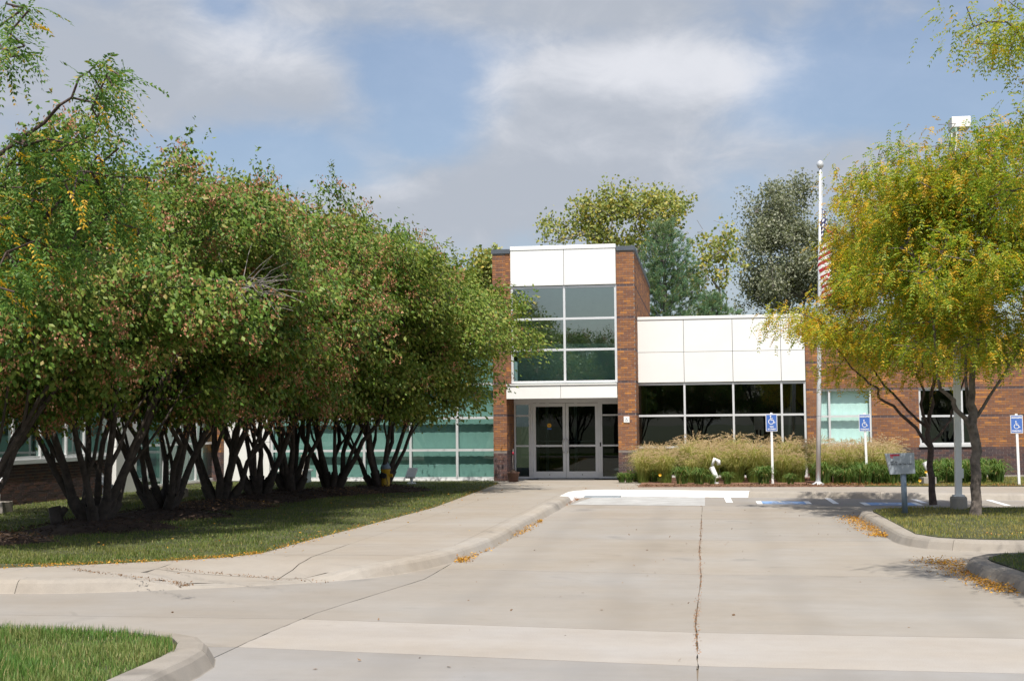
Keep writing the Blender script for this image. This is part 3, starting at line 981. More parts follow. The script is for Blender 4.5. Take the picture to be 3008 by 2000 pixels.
litter('brown leaf bits along the lawn edge of the walk', [(p.x, p.y, 1) for p in lawn_edge[2:]], 1500, (.09, .09), seed=21, size=(.02, .04), z=.150, pile=.01)
litter('dry leaves caught in the grass at the sign island front', [(4.4, 19.0, 1), (8, 18.95, 1)], 700, (.4, .12), seed=22, size=(.02, .04), z=.19)
litter('brown debris lines lying across the walk ramp', gp([(170, 1315, .6), (260, 1325, .8), (330, 1335, .8), (400, 1345, .9), (430, 1352, .9)], .12) + gp([(430, 1352, .6)], .12), 360, (.04, .06), 'debris', 23, size=(.015, .035), z=.142, pile=.004, name='leaf_debris')
litter('brown debris in the cracks of the walk ramp', gp([(380, 1312, .6), (470, 1322, .7), (560, 1330, .6), (620, 1336, .8), (760, 1345, .9)], .10), 240, (.035, .06), 'debris', 24, size=(.015, .03), z=.125, pile=.004, name='leaf_debris')
litter('few stray leaves and bits on the concrete drive', [(-2, 10, 1), (-1, 16, 1), (1, 22, 1), (2, 27, 1)], 110, (1.5, 3.0), 'debris', 25, size=(.02, .05), z=.004, pile=.002, name='leaf_debris')
litter('orange crumbs settled in the long centre crack', [(x_ , y_ , 1) for (y_, x_) in crack[2:-2]], 700, (.012, .2), 'litter_brown', 26, size=(.01, .022), z=.0, pile=.003)

# ================================================================== BUILDING
bld = thing('office_building', (-3, 40, 0), 'low modern office building of orange brick, white panels and teal glass with an entrance tower', 'building')
YF, YR = 38.0, 39.5                    # tower front, right-hand front
XW = -14.9                             # side wall of the left wing, facing right
ORI = {'S': lambda pl: (lambda u, w, z: (u, pl + w, z)), 'E': lambda pl: (lambda u, w, z: (pl - w, u, z))}


def qbox(m, f, u0, u1, w0, w1, z0, z1):
    return m.add([f(u0, w0, z0), f(u1, w0, z0), f(u1, w1, z0), f(u0, w1, z0), f(u0, w0, z1), f(u1, w0, z1), f(u1, w1, z1), f(u0, w1, z1)],
                 [(0, 3, 2, 1), (4, 5, 6, 7), (0, 1, 5, 4), (1, 2, 6, 5), (2, 3, 7, 6), (3, 0, 4, 7)])


BL, BH, MJ = 0.203, 0.0677, 0.010
BANDS = [2.06, 3.02, 3.98, 4.93, 5.89]
Z_DARK = 1.03
brick_jobs = []        # (parent, f, u0, u1, z0, z1, dark, proud)


def brick_face(parent, f, u0, u1, z0, z1, holes=(), single=False, dark_only=False, bands=BANDS):
    n = int((z1 - z0) / BH)
    for i in range(n):
        a = z0 + i * BH + MJ / 2
        b = z0 + (i + 1) * BH - MJ / 2
        zm = (a + b) / 2
        dark = zm < Z_DARK or dark_only
        band = any(abs(zm - q) < BH / 2 for q in bands) and not dark_only
        u = u0 - (BL / 2 if i % 2 else 0)
        while u < u1:
            p, q = max(u + MJ / 2, u0), min(u + BL - MJ / 2, u1)
            u += BL
            if q - p < 0.025:
                continue
            spans = [(p, q)]
            for (h0, h1, g0, g1) in holes:
                if b <= g0 or a >= g1:
                    continue
                ns = []
                for (s, e) in spans:
                    if e <= h0 or s >= h1:
                        ns.append((s, e))
                    else:
                        if h0 - s > 0.02: ns.append((s, h0))
                        if e - h1 > 0.02: ns.append((h1, e))
                spans = ns
            for (s, e) in spans:
                brick_jobs.append((parent, f, s, e, a, b, dark or band, 0.0015 if band else 0.004 + rnd.uniform(0, 0.004), single))


def do_bricks():
    singles, rest = [], {}
    for j in brick_jobs:
        if j[8] and len(singles) < 300:
            singles.append(j)
        else:
            rest.setdefault((j[0].name, j[6]), []).append(j)
    F5 = [(0, 1, 5, 4), (1, 2, 6, 5), (3, 0, 4, 7), (4, 5, 6, 7), (0, 3, 2, 1)]
    for (par, f, s, e, a, b, dark, pr, _) in singles:
        m = MB().add([f(s, -pr, a), f(e, -pr, a), f(e, 0.02, a), f(s, 0.02, a), f(s, -pr, b), f(e, -pr, b), f(e, 0.02, b), f(s, 0.02, b)], F5)
        m.build('brick', 'brick_dark' if dark else 'brick', par)
    for (pn_, dark), js in rest.items():
        m = MB()
        for (par, f, s, e, a, b, dk, pr, _) in js:
            m.add([f(s, -pr, a), f(e, -pr, a), f(e, 0.02, a), f(s, 0.02, a), f(s, -pr, b), f(e, -pr, b), f(e, 0.02, b), f(s, 0.02, b)], F5)
        o = m.build('brickwork', 'brick_dark' if dark else 'brick', par)
        o['kind'] = 'stuff'


def window(f, us, zs, fw=0.055, dp=0.09, inset=0.05, glass='glass_teal', blind=None, blind_gap=0.14, name='window', frame='alu', panes=None, label=None, skip=()):
    """frame is the part; panes and blinds its sub-parts"""
    m = MB()
    h = fw / 2
    for u in us:
        qbox(m, f, u - h, u + h, inset - 0.02, inset + dp, zs[0] - h, zs[-1] + h)
    for z in zs:
        for a, b in zip(us[:-1], us[1:]):
            qbox(m, f, a + h, b - h, inset - 0.012, inset + dp - 0.01, z - h, z + h)
    w = m.build(name, frame, bld)
    if label: w['label'] = label
    for i, (a, b) in enumerate(zip(us[:-1], us[1:])):
        for j, (c, d) in enumerate(zip(zs[:-1], zs[1:])):
            gl = panes[j] if panes else glass
            MB().add([f(a + h, inset + .035, c + h), f(b - h, inset + .035, c + h), f(b - h, inset + .035, d - h), f(a + h, inset + .035, d - h)], [(0, 1, 2, 3)]).build('pane', gl, w)
            if blind and (i, j) not in skip:
                bi = inset + .035 + blind_gap
                n = 9
                bm = MB()
                for k in range(n):      # vertical slats side by side
                    u0, u1 = a + .03 + (b - a - .06) * k / n, a + .03 + (b - a - .06) * (k + 1) / n
                    wv = .004 * ((k % 2) * 2 - 1)
                    bm.add([f(u0, bi - wv, c), f(u1, bi + wv, c), f(u1, bi + wv, d), f(u0, bi - wv, d)], [(0, 1, 2, 3)])
                bm.build('blind', blind, w)
    return w


S_ = ORI['S'](YF)
SR = ORI['S'](YR)
EW = ORI['E'](XW)
z_floor = 0.145
# ---- tower
xl0, xl1, xr0, xr1 = fx(1450, YF), fx(1489, YF, 1300), fx(1811, YF, 900), fx(1864, YF, 900)
xpan0 = fx(1499, YF, 780)
z_top = fz(731, YF, 1650)
z_rec = 1.55     # depth of the doorway recess
pl = MB().box(xl0, xl1, YF, YF + z_rec + .1, 0.0, z_top - .1).build('pier', 'mortar', bld)
pl2 = MB().box(xl1 - .01, xpan0, YF + .005, YF + .4, fz(1170, YF), z_top - .1).build('pier', 'mortar_o', bld)
pr = MB().box(xr0, xr1, YF, YF + z_rec + .1, 0.0, z_top - .1).build('pier', 'mortar', bld)
brick_face(pr, S_, xr0, xr1, .15, Z_DARK, single=True)
brick_face(pl, S_, xl0, xl1, .15, Z_DARK, single=True)
brick_face(pr, S_, xr0, xr1, Z_DARK, 5.4, single=True)
brick_face(pr, S_, xr0, xr1, Z_DARK + int((5.4 - Z_DARK) / BH) * BH, z_top - .1)
brick_face(pl, S_, xl0, xl1, Z_DARK, z_top - .1)
brick_face(pl2, S_, xl1, xpan0, fz(1170, YF), z_top - .1)
brick_face(pl, ORI['E'](xl1), YF, YF + z_rec, .15, 2.6)
brick_face(pl, (lambda u, w, z: (xl0 + w, u, z)), YF, YF + 1, .15, z_top - .1)
tower_back = YF + 11.0
side = MB().box(xr1 - .3, xr1 - .001, YF + z_rec + .1, tower_back, 0, z_top - .1).build('side_wall', 'mortar_o', bld)
brick_face(side, ORI['E'](xr1), YF, tower_back, .15, z_top - .1)
MB().box(xpan0 - .2, xr1 - .3, tower_back - .3, tower_back, 0, z_top - .15).build('back_wall', 'mortar_o', bld)
MB().box(xl0, xl0 + .3, YF + .42, tower_back, 3.9, z_top - .1).build('side_wall', 'mortar_o', bld)
MB().box(xl0 + .3, xr1 - .3, YF + .3, tower_back - .3, z_top - .25, z_top - .15).build('roof', 'interior', bld)
# small square scuppers in the side wall
for k in range(5):
    yy = YF + 1.6 + k * 1.9
    MB().box(xr1 + .0095, xr1 + .014, yy - .06, yy + .06, 5.25, 5.42).build('vent', 'black', bld)
for (a, b) in ((xl0 - .03, xpan0 - .012), (xr0 + .012, xr1 + .03)):
    MB().box(a, b, YF - .04, YF + .6, z_top - .1, z_top + .03).build('coping', 'coping', bld)
MB().box(xr1 - .35, xr1 + .03, YF + .605, tower_back + .03, z_top - .1, z_top + .03).build('coping', 'coping', bld)
MB().box(xl0 - .03, xl0 + .35, YF + .605, tower_back + .03, z_top - .1, z_top + .03).build('coping', 'coping', bld)
# white top panels and tower windows
zp1, zp0 = fz(722, YF, 1650), fz(838, YF, 1650)
xm = fx(1656, YF, 800)
for (a, b) in ((xpan0 + .004, xm - .006), (xm + .006, xr0 - .012)):
    MB().box(a, b, YF - .03, YF + .05, zp0, zp1 - .12).build('panel', 'white_panel', bld, bevel=.004)
MB().box(xpan0 - .004, xr0 - .004, YF - .045, YF + .4, zp1 - .112, zp1 + .01).build('parapet_cap', 'white_panel', bld, bevel=.006)
MB().box(xpan0, xr0 - .01, YF + .055, YF + .3, zp0 - .02, zp1 - .12).build('panel_backing', 'coping', bld)
zt = [fz(q, YF, 1650) for q in (1121, 1027, 936, 843)]
window(S_, [xpan0 + .035, xm, xr0 - .035], zt, fw=.065, inset=.04, glass='glass_tower', label='tall six-pane tower window')
# lower fascia above the doors
zf1, zf0 = fz(1131, YF), fz(1170, YF)
xm2 = fx(1648, YF, 1150)
for (a, b) in ((xl1 + .012, xm2 - .005), (xm2 + .005, xr0 - .012)):
    MB().box(a, b, YF - .10, YF + .02, zf0, zf1).build('panel', 'white_panel', bld, bevel=.004)
MB().box(xl1 + .012, xr0 - .012, YF - .13, YF + .03, zf1 + .003, zf1 + .04).build('sill', 'white_panel', bld)
MB().box(xl1 + .001, xr0 - .001, YF + .03, YF + z_rec + .05, zf0 + .03, zf0 + .09).build('soffit', 'interior', bld)
# doorway
YD = YF + z_rec - .1
SD = ORI['S'](YD)
zd = fz(1186, YD)
xd0, xdm, xd1 = fx(1566, YD, 1300), fx(1662, YD, 1300), fx(1757, YD, 1300)
ft = MB()
qbox(ft, SD, xl1 + .001, xr0 - .001, .0, .12, zd + .03, zf0 + .03)
for u in (xd0 - .04, xd1 + .04):
    qbox(ft, SD, u - .035, u + .035, 0, .12, z_floor, zd + .03)
ft.build('door_frame', 'door_alu', bld)
MB().box(xl1 + .03, xr0 - .03, YD - .06, YD + .3, z_floor - .01, z_floor + .012).build('threshold', 'grey_paint', bld)
for si, (a, b) in enumerate(((xd0, xdm - .006), (xdm + .006, xd1))):
    m = MB()
    zb, zt_, zm_ = z_floor + .02, zd + .02, z_floor + 1.0
    st = .085
    for (u0, u1) in ((a, a + st), (b - st, b)):
        qbox(m, SD, u0, u1, .02, .065, zb, zt_)
    for (z0, z1) in ((zb, zb + .2), (zm_ - .03, zm_ + .03), (zt_ - .10, zt_)):
        qbox(m, SD, a + st, b - st, .022, .063, z0, z1)
    d = m.build('door', 'door_alu', bld)
    d['label'] = ('left leaf of the glass double door', 'right leaf of the glass double door')[si]
    for (z0, z1) in ((zb + .2, zm_ - .03), (zm_ + .03, zt_ - .10)):
        MB().add([SD(a + st, .045, z0), SD(b - st, .045, z0), SD(b - st, .045, z1), SD(a + st, .045, z1)], [(0, 1, 2, 3)]).build('pane', 'glass_door', d)
    hx = (b - .04) if si == 0 else (a + .04)
    hs = -1 if si == 0 else 1
    MB().tube([(hx, YD + .02, zm_ + .20), (hx, YD - .05, zm_ + .20), (hx + hs * .03, YD - .06, zm_ + .18), (hx + hs * .05, YD - .06, zm_ - .0), (hx + hs * .03, YD - .06, zm_ - .18), (hx, YD - .05, zm_ - .20), (hx, YD + .02, zm_ - .20)], .014, 8).build('handle', 'galv', d, True)
    MB().tube([(a + st, YD + .085, zm_ + .14), (b - st, YD + .085, zm_ + .14)], .018, 8).build('push_bar', 'galv', d, True)
    for zz in (zb + .25, 1.25, zt_ - .25):
        hu = a - .012 if si == 0 else b + .012
        MB().tube([(hu, YD + .012, zz - .05), (hu, YD + .012, zz + .05)], .012, 8).build('hinge', 'grey_paint', d)
    MB().lathe([(.012, 0), (.012, .01)], (0, 0, 0), 8)
    MB().box((a + b) / 2 - .012, (a + b) / 2 + .012, YD + .008, YD + .022, zb + .09, zb + .115).build('lock', 'black', d)
    if si == 0:
        sx_, sz_ = fx(1613, YD, 1250), fz(1249, YD)
        m = MB(); disc(m, (sx_, sz_), .066, lambda u, v: (u, YD + .040, v)); m.build('sticker', 'yellow_print', d)
        m = MB(); stroke(m, [(sx_ - .04, sz_), (sx_ + .04, sz_)], .02, lambda u, v: (u, YD + .037, v)); m.build('sticker_print', 'red', d)
        MB().box(sx_ - .065, sx_ + .065, YD + .037, YD + .041, sz_ - .125, sz_ - .082).build('sticker', 'blue_sign', d)
# sidelights
for (a, b) in ((xl1 + .035, xd0 - .105), (xd1 + .105, xr0 - .035)):
    window(SD, [a, b], [z_floor + .04, z_floor + 1.0, fz(1220, YD), zd + .01], fw=.05, inset=.02, glass='glass_door', frame='door_alu', name='sidelight')
MB().box(fx(1760, YD, 1300) + .02, fx(1760, YD, 1300) + .06, YD - .02, YD, 1.12, 1.24).build('card_reader', 'black', bld)
# inner lobby door frame, seen through the glass
YL = YD + 2.6
lb = MB()
for u in (xd0 + .12, xdm + .05, xd1 - .1, xl1 + .4):
    lb.box(u - .05, u + .05, YL, YL + .1, z_floor, 2.6)
lb.box(xl1, xr0, YL, YL + .1, 2.6, 2.75)
lb.build('inner_door_frame', 'door_alu', bld)

# ---- right-hand white wing
xs = [fx(q, YR, 1200) for q in (1868, 2011.5, 2155, 2297, 2368)]
zR = [fz(q, YR, 2100) for q in (1122, 1028, 946, 924)]
zR1, zR2, zR3 = fz(1121, YR, 2118), fz(1032, YR, 2118), fz(927, YR, 2118)
for i in range(4):
    for (z0, z1) in ((zR1, zR2 - .006), (zR2 + .006, zR3 - .10)):
        MB().box(xs[i] + .006, xs[i + 1] - .006, YR - .04, YR + .04, z0, z1).build('panel', 'white_panel', bld, bevel=.004)
MB().box(xs[0], xs[-1], YR + .045, YR + .35, zR1 - .02, zR3 - .1).build('panel_backing', 'coping', bld)
MB().box(xs[0] + .002, xs[-1] + .01, YR - .06, YR + .5, zR3 - .092, zR3).build('parapet_cap', 'white_panel', bld, bevel=.006)
zwR = [.20, fz(1312, YR, 2118), fz(1219, YR, 2118), fz(1126, YR, 2118)]
window(SR, [xs[0] + .03] + xs[1:4] + [xs[4] - .03], zwR, fw=.06, inset=.03, glass='glass_dark', label='dark ribbon window of the white wing')
# ---- brick wall on the right
zB = fz(1010, YR, 2500)
wa = (fx(2404, YR), fx(2562, YR), fz(1306, YR, 2500), fz(1142, YR, 2500))
wb_ = (fx(2701, YR), fx(2859, YR), fz(1306, YR, 2780), fz(1140, YR, 2780))
rw = MB()
x0, x1 = xs[4] + .012, 16.0
for (a, b, c, d) in ((x0, wa[0], 0, zB), (wa[1], wb_[0], 0, zB), (wb_[1], x1, 0, zB), (wa[0], wa[1], 0, wa[2]), (wa[0], wa[1], wa[3], zB), (wb_[0], wb_[1], 0, wb_[2]), (wb_[0], wb_[1], wb_[3], zB)):
    rw.box(a, b, YR, YR + .3, c, d)
rwall = rw.build('brick_wall', 'mortar', bld)
brick_face(rwall, SR, x0, x1, .22, zB, holes=(wa, wb_), bands=[fz(1144, YR, 2500), fz(1221, YR, 2500), fz(1062, YR, 2500)])
MB().box(x0, x1, YR - .03, YR + .35, zB + .001, zB + .07).build('coping', 'coping', bld)
MB().box(x0, x1, YR - .03, YR - .001, 0, .21).build('foundation', 'kerb', bld)
for (w4, mu, lab) in ((wa, fx(2438, YR), 'bright window with white blinds beside the flagpole'), (wb_, fx(2828, YR), 'dark window behind the lamp pole')):
    us = [w4[0] + .03, mu, w4[1] - .03]
    zm_ = fz(1222 if w4 is wa else 1224, YR, 2500)
    window(SR, us, [w4[2] + .03, zm_, w4[3] - .03], fw=.06, inset=.06, glass='glass_clear' if w4 is wa else 'glass_teal',
           blind='blind' if w4 is wa else None, blind_gap=.13, label=lab)
    MB().box(w4[0] - .03, w4[1] + .03, YR - .05, YR + .05, w4[2] - .06, w4[2] - .003).build('sill', 'alu', bld)
# ---- glazed wall left of the tower
YL0 = YF + .35
SL = ORI['S'](YL0)
xg = [fx(q, YL0) for q in (798, 932, 1069, 1205, 1342)] + [xl0 - .03]
zg = [fz(1404, YL0, 1300), fz(1322, YL0, 1300), fz(1228, YL0, 1300), fz(1130, YL0, 1300), 4.2]
window(SL, xg, zg, fw=.07, inset=.03, glass='glass_teal', blind='blind_grey', blind_gap=.16, label='long teal window wall with drawn blinds left of the tower')
MB().box(xg[0] - .04, xl0 - .002, YL0 - .02, YL0 + .2, 0, zg[0] - .036).build('foundation', 'white_panel', bld)
MB().box(xg[0] - .04, xl0 - .002, YL0 - .02, YL0 + .3, zg[-1] + .04, 5.0).build('panel', 'white_panel', bld)
# white panel and brick pier further left
xq = [fx(q, YL0) for q in (628, 660, 728, 793)]
for (a, b) in ((xq[1] + .006, xq[2] - .004), (xq[2] + .004, xq[3])):
    for (z0, z1) in ((.15, 1.32), (1.332, 2.5), (2.512, 5.0)):
        MB().box(a, b, YL0 - .06, YL0 + .2, z0, z1).build('panel', 'white_panel', bld, bevel=.004)
lp = MB().box(xq[0], xq[1], YL0 - .3, YL0 + .2, 0, 5.0).build('pier', 'mortar', bld)
brick_face(lp, ORI['S'](YL0 - .3), xq[0], xq[1], .15, 5.0)
brick_face(lp, ORI['E'](xq[1]), YL0 - .3, YL0 - .07, .15, 5.0)
MB().box(XW - .2, xq[0] - .005, YL0 - .05, YL0 + .2, 0, 5.0).build('panel', 'white_panel', bld)
# ---- left wing, its side wall runs towards the viewer
yw = 24.0
ycol0, ycol1 = 31.1, 32.3
zs_ = 1.02
lw = MB().box(XW - .3, XW, yw, ycol0, 0, zs_).build('wing_wall', 'mortar', bld)
brick_face(lw, EW, yw, ycol0, .13, zs_, dark_only=True)
MB().box(XW - .3, XW + .04, yw, ycol0 - .003, zs_ + .002, zs_ + .09).build('sill', 'alu', bld)
window(EW, [yw + .05, 25.2, 26.4, 27.6, 28.8, 29.7, ycol0 - .05], [zs_ + .13, 2.42, 3.8], fw=.07, inset=.04, glass='glass_teal', blind='blind_grey', blind_gap=.25, label='teal wing windows above dark brick', skip=((3, 0), (2, 0), (1, 0)))
MB().box(XW - .3, XW, yw, ycol0, 3.84, 4.8).build('panel', 'white_panel', bld)
for (z0, z1) in ((.13, 1.32), (1.332, 2.5), (2.512, 4.8)):
    MB().box(XW - .3, XW + .12, ycol0 + .004, ycol1, z0, z1).build('panel', 'white_panel', bld, bevel=.004)
window(EW, [ycol1 + .04, 33.3, 34.4, 35.5, 36.7, YL0 - .1], [.22, 1.32, 2.6, 4.2], fw=.06, inset=.04, glass='glass_teal', blind='blind_grey', blind_gap=.2, label='full-height teal windows of the left wing', skip=((0, 0), (0, 1), (1, 0)))
MB().box(XW - .3, XW + .03, ycol1 + .003, YL0 - .1, 0, .18).build('foundation', 'kerb', bld)
MB().box(XW - .3, XW, ycol1, YL0, 4.24, 4.8).build('panel', 'white_panel', bld)
MB().box(XW - 9, XW - .302, yw - .0, yw + .3, 0, 4.8).build('wing_end_wall', 'white_panel', bld)
# ---- rooms behind the glass, roofs
rm = MB()
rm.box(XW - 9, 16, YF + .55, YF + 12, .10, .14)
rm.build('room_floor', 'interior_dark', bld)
MB().box(XW - 9, xl0 - .05, YF + 4, YF + 4.2, .14, 4.4).build('room_wall', 'interior', bld)
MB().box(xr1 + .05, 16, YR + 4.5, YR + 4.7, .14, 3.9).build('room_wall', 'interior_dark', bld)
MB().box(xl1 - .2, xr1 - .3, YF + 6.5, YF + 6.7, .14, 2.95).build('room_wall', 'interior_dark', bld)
MB().box(xl0 + .3, xr1 - .3, YF + 3.9, YF + 4.0, 3.05, z_top - .3).build('room_wall', 'interior', bld)
MB().box(xl0 + .3, xr1 - .3, YF + .2, YF + 6.5, 2.95, 3.05).build('room_floor', 'interior', bld)
MB().box(xl0 + .3, xr1 - .3, YF + 3.0, YF + 3.1, 3.05, 4.35).build('balustrade', 'blind', bld)
MB().box(XW - 9, XW - 4.2, yw + .3, YF + .5, .10, .14).build('room_floor', 'interior_dark', bld)
MB().box(XW - 4.4, XW - 4.2, yw + .3, YF + .5, .14, 4.4).build('room_wall', 'interior', bld)
MB().box(XW - 4.2, XW - .31, yw + .3, YF + .5, .10, .14).build('room_floor', 'interior', bld)
MB().box(XW - 9, xl0 - .003, YL0 + .31, YF + 12, 4.4, 4.6).build('roof', 'interior', bld)
MB().box(XW - 9, XW - .31, yw + .31, YL0 + .3, 4.4, 4.6).build('roof', 'interior', bld)
MB().box(xr1 + .02, xs[4], YR + .36, YF + 12, zR3 - .4, zR3 - .2).build('roof', 'interior', bld)
MB().box(xs[4] + .01, 16, YR + .36, YF + 12, zB - .4, zB - .2).build('roof', 'interior', bld)
do_bricks()

# small plate on the right pier
t = thing('wall_plate', (fx(1841, YF), YF, 2.0), 'small square white access plate on the right brick pier', 'wall plate')
cx, cz = fx(1841, YF), fz(1232, YF, 1841)
MB().box(cx - .085, cx + .085, YF - .03, YF - .009, cz - .09, cz + .09).build('plate', 'white_paint', t, bevel=.008)
m = MB(); wheelchair(m, lambda u, v: (cx + u, YF - .033, cz + v), .12); m.build('symbol', 'grey_post', t)
# door mat
t = tag(MB().box(fx(1590, YD, 1400), fx(1752, YD, 1400), YD - .75, YD - .08, z_floor - .004, z_floor + .014).build('door_mat', 'black', bevel=.004), 'dark flat mat on the step at the double door', 'door mat')

# ================================================================== STREET FURNITURE
def access_sign(dx, ybase, Y, top_txt, low_txts, label):
    """post and blue plate facing the drive"""
    b = at(dx[0] * K, ybase * K, Y)
    x = b.x
    t = thing('parking_sign', (x, Y, .16), label, 'sign')
    zt = at(dx[0] * K, dx[1] * K, Y).z
    lean = dx[2]
    MB().bar((x, Y, .12), (x + lean, Y, zt + .01), .06, .05, up=(0, 1, 0)).build('post', 'white_paint', t)
    w, h = .300, .457
    cx, cz = x + lean, zt - h / 2 - .03
    y = Y - .034
    fr = MB().box(cx - w / 2, cx + w / 2, y - .002, y + .004, cz - h / 2, cz + h / 2)
    pl_ = fr.build('plate', 'white_paint', t, bevel=.0)
    f = lambda u, v: (cx + u, y - .005, cz + v)
    f2 = lambda u, v: (cx + u, y - .008, cz + v)
    m = MB().add([f(-w / 2 + .014, -h / 2 + .014), f(w / 2 - .014, -h / 2 + .014), f(w / 2 - .014, h / 2 - .014), f(-w / 2 + .014, h / 2 - .014)], [(0, 1, 2, 3)])
    m.build('blue_face', 'blue_sign', t)
    m = MB()
    if top_txt:
        wheelchair(m, lambda u, v: f2(u, v - .02), .21)
        text(top_txt, .062, lambda u, v: f2(u, v + .165), 'white_paint', t, bold=.002, sx=.62)
        text(low_txts[0], .062, lambda u, v: f2(u, v - .175), 'white_paint', t, bold=.002, sx=.86)
    else:
        wheelchair(m, lambda u, v: f2(u, v + .075), .25)
        text(low_txts[0], .055, lambda u, v: f2(u, v - .105), 'white_paint', t, bold=.002, sx=.9)
        text(low_txts[1], .055, lambda u, v: f2(u, v - .170), 'white_paint', t, bold=.002, sx=.72)
    m.build('access_symbol', 'white_paint', t)
    m = MB()
    for dz in (h / 2 - .03, -h / 2 + .03):
        m.lathe([(.010, 0), (.010, .006)], (0, 0, 0), 8)
    return t


access_sign((1779.5, 951, -.0), 1113, 35.4, None, ('VAN', 'ACCESSIBLE'), 'blue van accessible sign on white post before the ribbon window')
access_sign((1997, 951, -.03), 1108, 35.9, 'HANDICAPPED', ('PARKING',), 'blue handicapped parking sign on white post right of the flagpole')
access_sign((2347, 953, -.02), 1116, 34.6, 'HANDICAPPED', ('PARKING',), 'blue handicapped parking sign cut by the right edge of the picture')

# flagpole and hanging flag
Yp = 34.75
b = at(1884 * K, 1112 * K, Yp); zt = at(1889 * K, 388 * K, Yp).z
xp = b.x
xt = at(1889 * K, 388 * K, Yp).x
t = thing('flagpole', (xp, Yp, .15), 'tall brushed metal flagpole with a ball top', 'flagpole')
MB().tube([(xp, Yp, .15), (xp + (xt - xp) * .26, Yp, 2.2), (xp + (xt - xp) * .6, Yp, 5), (xt, Yp, zt)], [.062, .060, .052, .036], 16).build('pole', 'galv', t, True)
MB().lathe([(.075, 1.0 * 0), (.075, .02)], (xp, Yp, 1.98), 16)
MB().lathe([(.064, 0), (.064, .015)], (xp + (xt - xp) * .23, Yp, 1.95), 16).build('joint_ring', 'grey_paint', t)
MB().lathe([(.0, .0), (.06, .03), (.085, .075), (.095, .12), (.085, .165), (.06, .205), (.0, .24)], (xt, Yp, zt - .02), 18).build('ball', 'galv', t, True)
MB().lathe([(.20, 0), (.19, .03), (.11, .06), (.065, .10)], (xp, Yp, .15), 20).build('base_collar', 'galv', t, True)
MB().tube([(xp + .075, Yp - .02, 1.3), (xt + .05, Yp - .02, zt - .1)], .006, 5).build('halyard', 'white_paint', t)
tag(MB().box(xp - .75, xp + .75, Yp - .45, Yp + .5, .05, .152).build('pole_pad', 'walk', bevel=.01), 'concrete pad under the flagpole', 'concrete pad')
fm, fg, fb = mat('flag_cloth')
uv = fg.node('ShaderNodeUVMap').outputs[0]
sx = fg.node('ShaderNodeSeparateXYZ'); fg.l.new(uv, sx.inputs[0])
su, sv = sx.outputs[0], sx.outputs[1]
odd = fg.m('LESS_THAN', fg.m('FRACT', fg.m('MULTIPLY', sv, 6.5)), 0.5)
strp = fg.mix(odd, (0.78, 0.76, 0.74), (0.38, 0.022, 0.035))
canton = fg.m('MULTIPLY', fg.m('LESS_THAN', su, 0.4), fg.m('LESS_THAN', sv, 0.538))
du = fg.m('SUBTRACT', fg.m('FRACT', fg.m('MULTIPLY', su, 15.0)), 0.5)
dv = fg.m('SUBTRACT', fg.m('FRACT', fg.m('MULTIPLY', sv, 13.0)), 0.5)
star = fg.m('LESS_THAN', fg.m('ADD', fg.m('MULTIPLY', du, du), fg.m('MULTIPLY', dv, dv)), 0.085)
ccol = fg.mix(star, (0.035, 0.04, 0.12), (0.75, 0.75, 0.75))
fg.l.new(fg.mix(canton, strp, ccol), fb.inputs['Base Color'])
fb.inputs['Roughness'].default_value = 0.8
nu, nv = 60, 26
vv, ff, uvs = [], [], []
zft = at(1893 * K, 480 * K, Yp).z
xf = xp + (xt - xp) * .8 + .06
for j in range(nv + 1):
    for i in range(nu + 1):
        s_, q_ = i / nu, j / nv
        w = min(1, s_ * 3)
        fold = .17 * math.sin(s_ * 15 + q_ * 2.0) * w
        fold2 = .10 * math.cos(s_ * 15 + q_ * 2.6) * w
        cxx = xf + .10 * s_ ** .5 + .035 * math.sin(q_ * 5 + s_ * 3) - .10 * max(0, s_ - .5)
        vv.append((cxx + fold, Yp - .03 + fold2 * .9, zft - q_ * 1.80 * (1 - .35 * s_) - s_ ** 1.15 * 1.45 * (1 - .12 * q_)))
        uvs.append((s_, q_))
for j in range(nv):
    for i in range(nu):
        ff.append((j * (nu + 1) + i, j * (nu + 1) + i + 1, (j + 1) * (nu + 1) + i + 1, (j + 1) * (nu + 1) + i))
fme = bpy.data.meshes.new('flag')
fme.from_pydata(vv, [], ff)
ul = fme.uv_layers.new(name='UVMap')
for lp_ in fme.loops:
    ul.data[lp_.index].uv = uvs[lp_.vertex_index]
for p_ in fme.polygons:
    p_.use_smooth = True
fo = link('flag', fme, fm)
fo.modifiers.new('thick', 'SOLIDIFY').thickness = .004
tag(fo, 'limp striped flag with a starred blue corner hanging on the pole', 'flag')

# address sign on the island
b = g(2083, 1180, .17)
xs_, Ys = b.x, b.y
t = thing('address_sign', (xs_, Ys, .15), 'leaning grey address sign on a single post in the island', 'sign')
top = at(2079 * K, 1092 * K, Ys)
MB().tube([(xs_ + .01, Ys, .1), (top.x, Ys, top.z + .25)], .05, 12).build('post', 'grey_post', t, True)
c = [at(q[0] * K, q[1] * K, Ys - .07) for q in ((2051, 1092), (2108, 1090), (2105, 1042), (2039, 1044))]
m = MB()
fr_ = [Vector(p) for p in c]
bk = [p + Vector((-.012, .06, 0)) for p in fr_]
m.add(fr_ + bk, [(0, 1, 2, 3), (7, 6, 5, 4), (0, 4, 5, 1), (1, 5, 6, 2), (2, 6, 7, 3), (3, 7, 4, 0)])
m.build('panel', 'grey_paint', t)


def on_sign(u, v, d=.004):
    a = fr_[0].lerp(fr_[1], u); b_ = fr_[3].lerp(fr_[2], u)
    p = a.lerp(b_, v)
    return (p.x, p.y - d, p.z)


